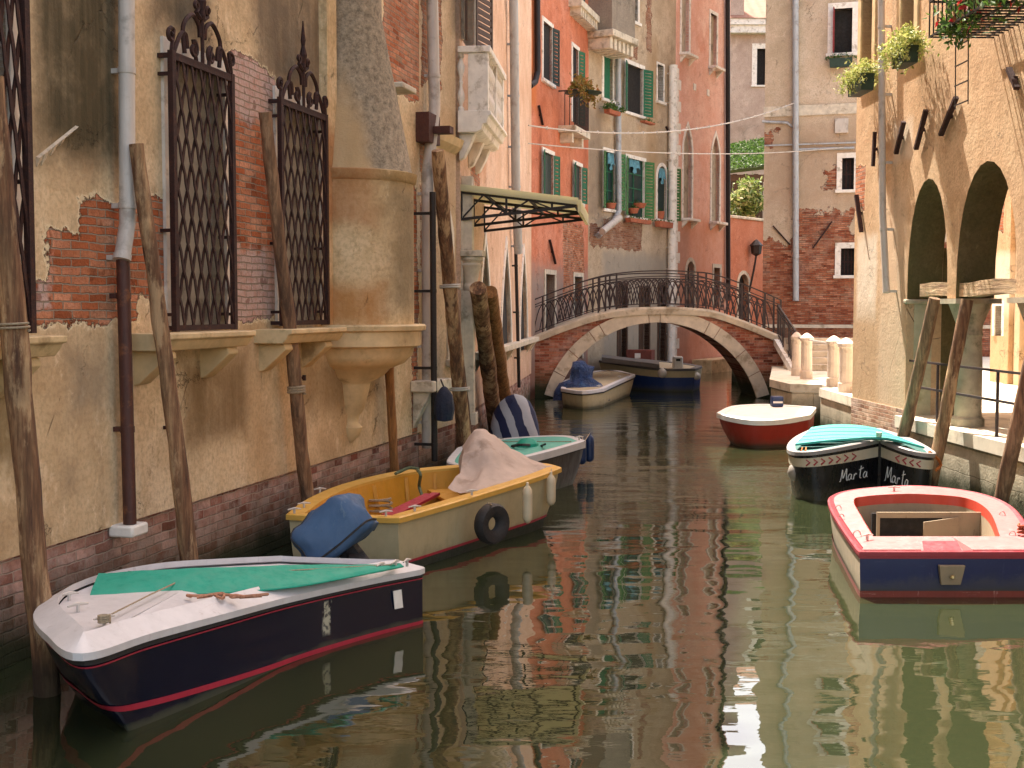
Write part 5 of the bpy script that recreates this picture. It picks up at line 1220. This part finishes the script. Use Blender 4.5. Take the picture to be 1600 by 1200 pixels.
# --- B7: black boat ---
BLK = paint('black_hull_paint', (.008,.008,.010), .25, (.1,.1,.09), .2); TEAL3 = paint('bright_teal_board', (.035,.36,.31), .5, (.1,.45,.42), .3, False); GREYR = paint('grey_gunwale', (.30,.28,.27), .5, (.4,.38,.35), .3, False)
b7 = Boat('moored_boat', 'black boat with white lettered name on both bow sides and bright teal cover boards', [
 (1375,686,.80,.97),(1310,699,.73,.95),(1262,706,.67,.94),(1236,704,.64,.92),(1234,694,.64,.93),(1246,682,.64,.94),(1266,672,.64,.96),(1320,668.5,.66,.96),(1374,670,.68,.96),(1418,684,.68,.95),(1450,700,.66,.94),(1457,709,.67,.94),(1420,703,.72,.95)], [0,6,8], zb=-.2)
b7.hull(BLK); b7.rim(GREYR, .09, .05, .03, 0.0); b7.deck(paint('dark_teal_deck', (.01,.10,.09), .6, (.02,.15,.13), .3, False), .085, .0)
b7.hull(paint('cream_band_paint', (.62,.55,.42), .5, (.4,.3,.2), .3, False), 'cream_band', .10, .24, .008, 1)
# teal boards on top
TP = lambda px, py, h: b7.at(px, py, h)
st_ = TP(1374,690,.80)
def brow(t):
    l = TP(1268,670,.72).lerp(TP(1242,697,.70), t); r = TP(1368,671,.72).lerp(TP(1446,702,.74), t); c = (l+r)/2+Vector((0,0,.05)); c = c.lerp(st_+Vector((0,.06,.03)), t**2.2)
    return [Vector(p) for p in spline([l, l.lerp(c, .5)+Vector((0,0,.015)), c, c.lerp(r, .5)+Vector((0,0,.015)), r], 3)]
for k in range(5):
    A0, A1 = brow(k/5+.014), brow((k+1)/5-.014); zz = Vector((0,0,.028)); m = MB()
    m.loft([[p, q, q+zz, p+zz] for p, q in zip(A0, A1)]); b7.mesh(m, 'cover_board', TEAL3, smooth=0)
m = MB(); q = TP(1375,684,.83); m.tube([q+Vector((0,.05,-.05)), q+Vector((0,.05,.07))], [.03,.045], 8); b7.mesh(m, 'stem_post', STONE)
m = MB(); p0_, p1_ = Vector(b7.pos(0,0,.02)), Vector(b7.pos(0,.85,.02)); m.bar(p0_, p1_, .045); b7.mesh(m, 'stem_bar', BLK)
# lettering strokes (x 0..1 per glyph, y height)
GL = {'M': [[(0,.0),(.12,.05),(.3,.95),(.36,.5),(.45,.25),(.8,1.0),(.82,.4),(.9,.02),(1.0,.06)]],
      'a': [[(.62,.42),(.3,.5),(.05,.25),(.2,.02),(.5,.12),(.66,.45),(.66,.12),(.85,.03)]],
      'r': [[(.05,.0),(.15,.45),(.15,.3),(.4,.48),(.6,.40)]], 't': [[(.4,1.05),(.3,.4),(.32,.08),(.6,.03)],[(.0,.72),(.95,.85)]]}
LETT = simple('white_lettering', (.7,.7,.68), .5, .05, 5, 0)
def on_hull(b, iA, iB, u, v, out=.014):   # u along the sheer from iA to iB, v fraction down
    n = len(b.L); t = iA + (iB-iA)*u; i0 = int(math.floor(t)); f = t-i0
    return Vector(b.pos(i0 % n, v, out)).lerp(Vector(b.pos((i0+1) % n, v, out)), f)
def word(b, iA, iB, vt, vb, txt):
    m = MB(); ws = {'M':1.5,'a':.95,'r':.85,'t':.75}; tot = sum(ws[c] for c in txt); x = 0
    for c in txt:
        for st in GL[c]:
            pts = [on_hull(b, iA, iB, (x+p[0]*ws[c]+p[1]*.15)/tot, vb+(vt-vb)*p[1]) for p in st]
            m.tube(spline(pts, 5), .0065, 5)
        x += ws[c]
    return b.mesh(m, 'name_lettering', LETT)
N7 = len(b7.L)
def idx(b, px, v=.4):
    best = None
    for i in range(len(b.L)*4):
        q = on_hull(b, i/4, i/4+1, 0, v); wv_ = q + Vector((b.c.x, b.c.y, 0))
        x = 800+F*wv_.x/wv_.y
        if wv_.y < b.c.y+.3 and (best is None or abs(x-px) < best[0]): best = (abs(x-px), i/4)
    return best[1]
def idx2(b, px, v, lo, hi):
    best = (1e9, 0); t = lo
    while t <= hi:
        q = on_hull(b, t, t+1, 0, v); x = 800+F*(q.x+b.c.x)/((q.y+b.c.y))
        if abs(x-px) < best[0]: best = (abs(x-px), t)
        t += .1
    return best[1]
word(b7, idx2(b7,1315,.42,0,18), idx2(b7,1360,.42,0,18), .33, .50, 'Marta'); word(b7, idx2(b7,1386,.45,N7-12,N7-.1), idx2(b7,1424,.45,N7-12,N7-.1), .33, .54, 'Marta')
m = MB()
for (lo_, hi_, pa, pb_, n_, sg_) in ((0,18,1262,1334,7,1),(N7-12,N7-.1,1408,1442,4,-1)):
    for k in range(n_):
        px = pa+(pb_-pa)*k/(n_-1); t = idx2(b7, px, .17, lo_, hi_); t2 = idx2(b7, px+sg_*6, .17, lo_, hi_)
        m.tube([on_hull(b7,t,0,0,.125,.013), on_hull(b7,t2,0,0,.17,.013), on_hull(b7,t,0,0,.215,.013)], .011, 4)
b7.mesh(m, 'red_arrow_marks', REDP)
qf = P(1240,737,.34); e = empty('fender', (qf.x+.02, qf.y-.1, qf.z), 0, 'grey ball fender tied with orange rope on the left of the black boat', 'fender'); m = MB(); m.lathe([(.02,-.13),(.10,-.08),(.13,0),(.10,.09),(.03,.13)], (0,0,0), 14); m.build('bladder', simple('grey_fender', (.30,.26,.22), .6), e, smooth=.9)
m = MB(); tq = P(1246,702,.68)-qf; m.tube([(0,0,.12), tq+Vector((0,-.03,0)), tq+Vector((.05,.1,.02))], .014, 5); m.tube([(0.05,0,.10), tq+Vector((.06,-.03,0)), tq+Vector((.1,.1,.02))], .014, 5); m.build('orange_rope', ROPE_O, e)
m = MB(); m.tube(spline([TP(1452,706,.7), TP(1464,716,.6), TP(1470,726,.5), TP(1463,735,.45)], 5), .02, 5); b7.mesh(m, 'orange_mooring_rope', ROPE_O)
# --- B8: pink rimmed boat ---
CREAMD = paint('dirty_cream_hull', (.42,.34,.24), .5, (.16,.10,.06), .7)
PINK = paint('pink_gunwale_paint', (.50,.15,.15), .4, (.62,.34,.31), .45, False); CRIM = paint('crimson_edge_paint', (.28,.025,.04), .4, (.5,.2,.2), .3, False); NB = paint('blue_transom_paint', (.010,.016,.075), .3, (.12,.12,.2), .25); RIN = paint('red_coaming_paint', (.48,.05,.025), .5, (.4,.2,.1), .3, False); OLDW = paint('worn_cream_inside', (.30,.23,.15), .7, (.14,.09,.05), .8, False)
b8 = Boat('moored_boat', 'blue and white open boat with broad pink gunwale and red coaming, at the lower right', [
 (1344,862,.42,.97),(1318,826,.42,.93),(1299,793,.44,.90),(1300,776,.47,.9),(1335,766,.50,.88),(1412,760,.54,.86),(1475,763,.53,.87),(1535,773,.50,.89),(1578,791,.47,.92),(1605,824,.44,.95),(1624,862,.42,.97)], [0,10], zb=-.2, n=7)
b8.hull(CREAMD); b8.hull(NB, 'transom', 0, 1, .006, 8, rng=(70, 77)); b8.hull(CRIM, 'crimson_edge_band', .0, .10, .012, 1); b8.hull(paint('worn_red_waterline', (.22,.045,.03), .6, (.5,.3,.25), .8, False), 'red_waterline', .58, .70, .014, 1)
b8.rim(CRIM, .05, .035, .02)
Q = lambda px, py, h: b8.at(px, py, h)
inn = spline([Q(1364,838,.45), Q(1346,808,.46), Q(1334,783,.48), Q(1352,777,.50), Q(1400,773.5,.53), Q(1450,774,.53), Q(1510,780,.50), Q(1545,800,.48), Q(1562,838,.45)], 8)
outl = [Vector(p) for p in b8.inset(.045, .012)]; n_o = len(outl)
# open deck ring between rim and cockpit
outp = []; ncut = 7*10
for k in range(len(inn)): 
    t = k/(len(inn)-1)*ncut; i0 = int(t); f = t-i0; outp.append(outl[i0 % n_o].lerp(outl[(i0+1) % n_o], f))
m = MB(); m.loft([outp, inn], False); b8.mesh(m, 'side_deck', PINK, smooth=.7)
m = MB(); m.loft([[p+Vector((0,0,.012)) for p in inn], [p*.985+Vector((0,0,-.085)) for p in inn]], False); b8.mesh(m, 'coaming', RIN, smooth=.7)
m = MB(); m.loft([[p*.987+Vector((0,0,-.083)) for p in inn], [Vector((p.x*.95, p.y*.95, .08)) for p in inn]], True, (False, True)); b8.mesh(m, 'inner_hull', OLDW, smooth=.7)
# stern deck with motor notch
L0, R0 = inn[0], inn[-1]; oL, oR = outl[0], outl[70 % n_o]
def lp(a, b, t): return a+(b-a)*t
m = MB(); 
ts = [0,.34,.36,.62,.64,1]; dz = [0,0,-.085,-.085,0,0]
NOTCH = 1
rowA = [lp(L0, R0, t) for t in ts]; rowB = [lp(oL, oR, t)+Vector((0,0,z)) for t, z in zip(ts, dz)]
m.loft([rowA, rowB], False); b8.mesh(m, 'stern_deck', PINK, smooth=0)
sx_ = [lp(L0, R0, t)*.62+lp(oL, oR, t)*.38 + Vector((0,0,.003)) for t in (.37,.61)]; sy_ = [lp(oL, oR, t)+Vector((0,-.035,-.10)) for t in (.37,.61)]
m = MB(); m.loft([[sx_[0], sx_[1]], [sx_[0]*.1+sy_[0]*.9+Vector((0,.06,.012)), sx_[1]*.1+sy_[1]*.9+Vector((0,.06,.012))], [sy_[0], sy_[1]], [sy_[0]+Vector((0,0,-.05)), sy_[1]+Vector((0,0,-.05))]], False); b8.mesh(m, 'motor_well', CRIM, smooth=0)
a_, c_ = lp(oL, oR, .43), lp(oL, oR, .58); m = MB(); y_ = -.04
m.loft([[a_+Vector((0,-.09,-.13)), c_+Vector((0,-.09,-.13)), c_+Vector((0,.02,-.13)), a_+Vector((0,.02,-.13))], [a_+Vector((.03,-.06,-.31)), c_+Vector((-.03,-.06,-.31)), c_+Vector((-.03,.04,-.31)), a_+Vector((.03,.04,-.31))]]); b8.mesh(m, 'motor_mount_board', OLDW, smooth=0, bevel=.005)
m = MB(); q = lp(oL, oR, .505)+Vector((0,-.09,-.23)); m.lathe([(.004,-.02),(.022,-.01),(.022,.01),(.004,.02)], q, 10); b8.mesh(m, 'drain_plug', simple('polished_brass', (.7,.55,.3), .25, .1, 9, 0, metal=.9))
# bulkhead with dark locker and hinged door
bz = .42; y0_ = inn[16].y*.55+inn[40].y*.45; a_ = Q(1350,800,.40); c_ = Q(1548,800,.40)
m = MB(); x0_, x1_ = a_.x+.10, c_.x-.05; yy = a_.y-.15
lx0, lx1 = Q(1365,805,.35).x, Q(1425,805,.35).x
m.box(x0_, lx0, yy, yy+.03, .09, bz); m.box(lx1+.35, x1_, yy, yy+.03, .09, bz); m.box(lx0, lx1+.35, yy, yy+.03, .36, bz); b8.mesh(m, 'bulkhead', OLDW, smooth=0)
m = MB(); m.box(lx0, lx1+.35, yy+.3, yy+.33, .085, .36); b8.mesh(m, 'locker_inside', VOID, smooth=0)
m = MB(); m.loft([[(lx1+.02, yy-.10, .10), (lx1+.42, yy-.02, .10), (lx1+.42, yy-.0, .10), (lx1+.02, yy-.08, .10)], [(lx1+.02, yy-.10, .33), (lx1+.42, yy-.02, .37), (lx1+.42, yy-.0, .37), (lx1+.02, yy-.08, .33)]]); b8.mesh(m, 'locker_door', OLDW, smooth=0)
for px, py, h, r_ in ((1310,795,.46,.03),(1315,808,.46,.025),(1339,836,.45,.035),(1566,805,.47,.03),(1582,836,.45,.03)):
    q = Q(px, py, h); m = MB(); m.tube([(q.x+r_*math.cos(t), q.y, q.z+r_*1.3*math.sin(t)) for t in [math.pi*k/8 for k in range(9)]], .006, 5); b8.mesh(m, 'deck_ring', ZINC)
cleat(b8, Q(1397,767,.54), 0); cleat(b8, Q(1355,843,.45), .5)
m = MB(); q = Q(1596,834,.46); m.tube(spline([q+Vector((.05*math.cos(t*1.9), .04*math.sin(t*2.2), .01*t)) for t in range(10)], 4), .012, 5); b8.mesh(m, 'rope_heap', simple('dark_red_rope', (.3,.07,.03), .9, .3, 50, .3))
# ---------------- plants ----------------
def leafmat(name, cols):
    g = G(name); oi = g.n.new('ShaderNodeNewGeometry'); rnd = V(g, oi.outputs['Random Per Island'])
    c = g.ramp(rnd, [(i/(len(cols)-1), c) for i, c in enumerate(cols)]); g.b.inputs['Subsurface Weight'].default_value = 0
    tb = g.n.new('ShaderNodeBsdfTranslucent'); g.put(tb.inputs[0], c); mx = g.n.new('ShaderNodeMixShader'); mx.inputs[0].default_value = .35
    g.done(c, .55); g.l.new(g.b.outputs[0], mx.inputs[1]); g.l.new(tb.outputs[0], mx.inputs[2]); g.l.new(mx.outputs[0], g.out.inputs[0]); return g.mat
LF_Y = leafmat('yellow_green_leaves', [(.12,.18,.03),(.38,.42,.10),(.54,.52,.20),(.26,.30,.06)])
LF_G = leafmat('green_leaves', [(.02,.06,.012),(.06,.13,.02),(.10,.19,.03),(.035,.09,.015)])
LF_O = leafmat('autumn_leaves', [(.10,.12,.02),(.30,.16,.03),(.20,.20,.04),(.36,.12,.03)])
LF_R = leafmat('red_flowers', [(.3,.01,.02),(.4,.03,.03),(.05,.10,.02)])
BOXM = simple('dark_green_planter', (.012,.035,.022), .6, .3, 8, .1)
def planter(W, px0, px1, pyt, pyb, d, label, leaf=LF_Y, box=BOXM, n=260, h=.3, lsz=.045, spread=.14, name='flower_box', hang=0, shape='box', flowers=None, grp='flower boxes and pots at the windows', depth=.2):
    s0, zt = W.at(px0, pyt, d); s1, zb = W.at(px1, pyb, d); 
    e = empty(name, W.w((s0+s1)/2, d, zb), W.rot, label, 'flower box' if shape == 'box' else 'flower pot', grp); w = (s1-s0)/2
    m = MB(); H_ = zt-zb
    if shape == 'box': m.loft([[(-w*.95,-depth/2,0),(w*.95,-depth/2,0),(w*.95,depth/2,0),(-w*.95,depth/2,0)], [(-w,-depth/2-.01,H_),(w,-depth/2-.01,H_),(w,depth/2+.01,H_),(-w,depth/2+.01,H_)]])
    else: m.lathe([(w*.7,0),(w*.95,H_*.8),(w,H_*.82),(w,H_),(w*.85,H_),(w*.8,H_*.8)], (0,0,0), 12)
    m.build('trough' if shape == 'box' else 'pot', box, e, smooth=.5)
    rnd = random.Random(hash(label) % 1000 if False else len(label)*7+int(px0)); m = MB(); m2 = MB()
    for k in range(n):
        x = rnd.uniform(-w-spread, w+spread); env = math.sqrt(max(0, 1-(x/(w+spread))**2))
        y = rnd.gauss(-depth*.1, depth*.62); z = H_ - hang*rnd.random()**1.5*(1 if abs(y) > depth*.42 else 0) + rnd.random()*h*env*(.7+.5*mnoise.noise(Vector((x*4, y*4, 3))))
        (m2 if flowers and rnd.random() < .2 else m).leaf((x, y, z), lsz*rnd.uniform(.6,1.3), rnd)
    if hang:
        for k in range(16):
            x = rnd.uniform(-w-spread*.7, w+spread*.7); L_ = rnd.uniform(.15, .42); y = -depth*.6-rnd.random()*.08; pts = []
            for j in range(int(L_/.022)):
                z = H_+.06-j*.022; p_ = (x+.05*math.sin(j*.35+k), y-.02*math.sin(j*.2), z); m.leaf(p_, lsz*rnd.uniform(.45,.9), rnd)
    m.build('foliage', leaf, e, smooth=0)
    if flowers and m2.v: m2.build('flowers', flowers, e, smooth=0)
    return e
planter(WJ, 1334, 1356, 127, 140, -.32, 'dark planter of yellow-green foliage, lower left on the sandy house', n=1500, h=.34, spread=.22, hang=.22, lsz=.032)
planter(WJ, 1404, 1424, 82, 97, -.35, 'dark planter of yellow-green foliage right of the grey pipe on the sandy house', n=1900, h=.40, spread=.24, hang=.30, lsz=.034)
planter(WI, 1296, 1332, 92, 104, -.22, 'dark green box of low foliage under the upper window of the beige house', LF_G, n=160, h=.22)
planter(WD, 904, 918, 140, 152, -1.0, 'round pot of orange and green foliage on the red house balcony', LF_O, n=420, h=.75, lsz=.08, spread=.55, shape='pot', hang=.3)
planter(WE, 948, 966, 170, 182, -.35, 'terracotta box of green foliage left under the tall green shutters', LF_G, TERRA, n=160, h=.4, lsz=.07)
planter(WE, 981, 1014, 340, 351, -.25, 'long terracotta box under the lower middle green window', LF_G, TERRA, n=60, h=.15, lsz=.05)
planter(WE, 1027, 1048, 345, 357, -.25, 'terracotta box under the arched green window', LF_G, TERRA, n=40, h=.15, lsz=.05)
planter(WE, 1004, 1020, 188, 196, -.3, 'small terracotta trough beside the upper green shutters', LF_G, TERRA, n=40, h=.15, lsz=.05)
for i, (a, b_, c, d_, lb) in enumerate(((950,958,317,327,'terracotta pot inside the lower left green window'), (985,993,325,334,'small terracotta pot inside the lower middle green window'), (993,1003,317,326,'larger terracotta pot inside the lower middle green window'), (1028,1034,330,343,'terracotta pot inside the arched green window'))):
    planter(WE, a, b_, c, d_, -.03, lb, LF_G, TERRA, n=30, h=.2, lsz=.05, spread=0, shape='pot', depth=.1)
# balcony with climbing plants top right
s0, z0 = WJ.at(1452, 58, -.85); s1 = WJ.at(1640, 20, -.5)[0]
e = empty('iron_balcony', WJ.w(s0, 0, z0), WJ.rot, 'iron grating balcony full of plants at the top right corner', 'balcony')
m = MB(); L_ = 3.4
for k in range(24): m.bar((L_*k/23, -.85, 0), (L_*k/23, 0, 0), .018)
for y in (-.85,-.6,-.35,-.1): m.bar((0, y, 0), (L_, y, 0), .022)
m.build('grating', IRON_D, e, smooth=0); m = MB()
for k in range(24): m.bar((L_*k/23, -.85, 0), (L_*k/23, -.85, .9), .016)
for z in (.45, .9): m.bar((0,-.85,z), (L_,-.85,z), .025); m.bar((0,-.85,z), (0,0,z), .025)
for x in (3.3,): m.tube(spline([(x,-.8,0),(x,-.5,-.2),(x,-.1,-.45),(x,0,-.5)],4), .018, 5)
m.build('railing', IRON_D, e, smooth=0)
rnd = random.Random(4); mA, mB_ = MB(), MB()
for k in range(2400):
    x = .45+2.9*rnd.random()**.8; y = rnd.gauss(-.7, .22); z = rnd.uniform(-.06, 1.1)
    (mB_ if rnd.random() < .12 else mA).leaf((x, y, z+.1*math.sin(x*5)), rnd.uniform(.03,.075), rnd)
for s_, w_ in ((.6,.3),):
    for k in range(170): mA.leaf((s_+rnd.gauss(0,.10), -.75+rnd.gauss(0,.09), -.05+rnd.gauss(0,.10)), .045, rnd)
pe = empty('balcony_plants', WJ.w(s0, 0, z0), WJ.rot, 'dense climbing plants with red flowers spilling over the iron balcony', 'plant')
mA.build('foliage', LF_G, pe, smooth=0); mB_.build('flowers', LF_R, pe, smooth=0)['kind'] = 'stuff'
m = MB()
for dx in (0, .42): m.bar((.12+dx,-.55,-.02), (.16+dx,-.55,-.95), .012)
for k in range(4): m.bar((.12,-.55,-.15-.25*k), (.56,-.55,-.15-.25*k), .014)
le = empty('rope_ladder', WJ.w(s0, 0, z0), WJ.rot, 'small hanging wire ladder under the iron balcony', 'ladder'); m.build('rungs', IRON_D, le, smooth=0)
# garden behind the wall: grassy slope, pergola, shrubs, tree
def crown(name, c, r, n, leaf, label, cat, trunk=True, lsz=.16, grp=None, seed=1):
    rnd = random.Random(seed); c = Vector(c); e = empty(name, (c.x, c.y, 0), 0, label, cat, grp); m = MB(); cl = [(rnd.gauss(0,.45), rnd.gauss(0,.45), rnd.gauss(0,.45)) for _ in range(14)]
    for k in range(n):
        q = rnd.choice(cl); v = Vector((q[0]*r[0]+rnd.gauss(0,.22)*r[0], q[1]*r[1]+rnd.gauss(0,.22)*r[1], q[2]*r[2]+rnd.gauss(0,.22)*r[2])); m.leaf(v+Vector((0,0,c.z)), lsz*rnd.uniform(.6,1.4), rnd)
    m.build('crown', leaf, e, smooth=0)
    if trunk:
        m = MB(); m.tube([(0,0,0),(.1,0,c.z*.6),(0,.1,c.z)], [.16,.12,.06], 7)
        for k in range(5): a = k*1.26; m.tube([(0,.0,c.z*.7), (math.cos(a)*r[0]*.5, math.sin(a)*r[1]*.5, c.z+r[2]*.3)], [.06,.02], 5)
        m.build('trunk', W_DK, e)
g = G('pergola_roof_grass'); GRS = g.done(g.mix(g.noise(4,7,.7), (.010,.026,.005), (.06,.085,.018)), .95)
a_ = PY(1132,268,64); b_ = PY(1215,268,64); e = empty('garden_shed', (a_.x, 64, 0), 0, 'small garden shelter with a grassy green sloping roof above the orange wall', 'shed')
W_ = b_.x-a_.x; zr0 = a_.z; zr1 = PY(1160,232,68).z
m = MB(); m.loft([[(0,-.3,zr0-.15),(0,4,zr1-.15),(0,4,zr1),(0,-.3,zr0)], [(W_,-.3,zr0+.15),(W_,4,zr1+.3),(W_,4,zr1+.45),(W_,-.3,zr0+.3)]]); m.build('roof', GRS, e, smooth=0)
m = MB(); rnd = random.Random(5)
for k in range(2600):
    u, v = rnd.random(), rnd.random(); m.leaf((u*W_, -.35+4.3*v, zr0+(zr1-zr0)*v+(.3+.15*v)*u+.05+.08*rnd.random()), rnd.uniform(.05,.12), rnd)
m.build('roof_vines', LF_G, e, smooth=0)
m = MB()
for k in range(6): m.box(k*W_/5-.1, k*W_/5+.1, 0, .2, 0, zr0-.12)
m.box(-.1, W_+.1, -.1, .2, zr0-.5, zr0-.16); m.build('timber_frame', BROWN, e, smooth=0)
m = MB(); m.box(0, W_, 3.7, 3.8, 0, zr0); m.build('back_boards', BROWN, e, smooth=0)
crown('garden_shrub', (PY(1163,318,62.5).x, 62.5, PY(1163,316,62.5).z), (1.2,.8,.85), 2600, leafmat('shrub_leaves', [(.05,.10,.02),(.16,.24,.05),(.30,.36,.12),(.45,.45,.25)]), 'leafy flowering shrub above the orange garden wall', 'shrub', lsz=.12)
m = MB(); m.box(-3, 8, -2, 30, -1, 1.2)
e = None
gq = PY(1139, 500, 52.5); m = MB(); m.box(gq.x-6, gq.x+12, 61.5, 77.8, -1.2, PY(1160,352,52.6).z-.6); m.build('garden_ground', GRS, None, smooth=0, kind='structure')
# ---------------- cables across the canal ----------------
def cable(p, q, sag, r, label, n=40, beads=False):
    p, q = Vector(p), Vector(q); pts = [p+(q-p)*k/n - Vector((0,0,sag*4*(k/n)*(1-k/n))) for k in range(n+1)]; m = MB(); m.tube(pts, r, 5)
    if beads:
        for k in range(2, n, 2): m.lathe([(.004,-.05),(.04,-.02),(.04,.02),(.004,.05)], pts[k], 6)
    e = m.build('overhead_cable', ZINC, None); tag(e, label, 'cable', 'cables strung across the canal')
cable(WW(WD,829,197,-.02), WW(WI,1196,190,-.02), .0, .022, 'upper cable strung across the canal with small beads')if False else cable(PY(826,196,33), WW(WI,1243,160,-.1), .55, .022, 'upper beaded cable strung across the canal in front of the tan house', beads=True)
cable(PY(826,224,33), WW(WI,1320,230,-.05), .25, .016, 'lower thin cable strung straight across the canal in front of the tan house')
# blue bag on the wall by the tallest pole
q = WW(WB, 694, 628, -.5); e = empty('hanging_bag', q, WB.rot, 'dark blue bag hanging under the stone sill beside the tallest pole', 'bag'); m = MB(); m.lathe([(.02,-.28),(.12,-.26),(.15,-.1),(.12,.1),(.05,.2),(.02,.22)], (0,0,0), 10); m.build('pouch', simple('dark_blue_cloth', (.008,.014,.035), .8), e)
m = MB(); m.tube([(0,0,.2),(0,.05,.32)], .012, 5); m.build('strap', BLACKM, e)
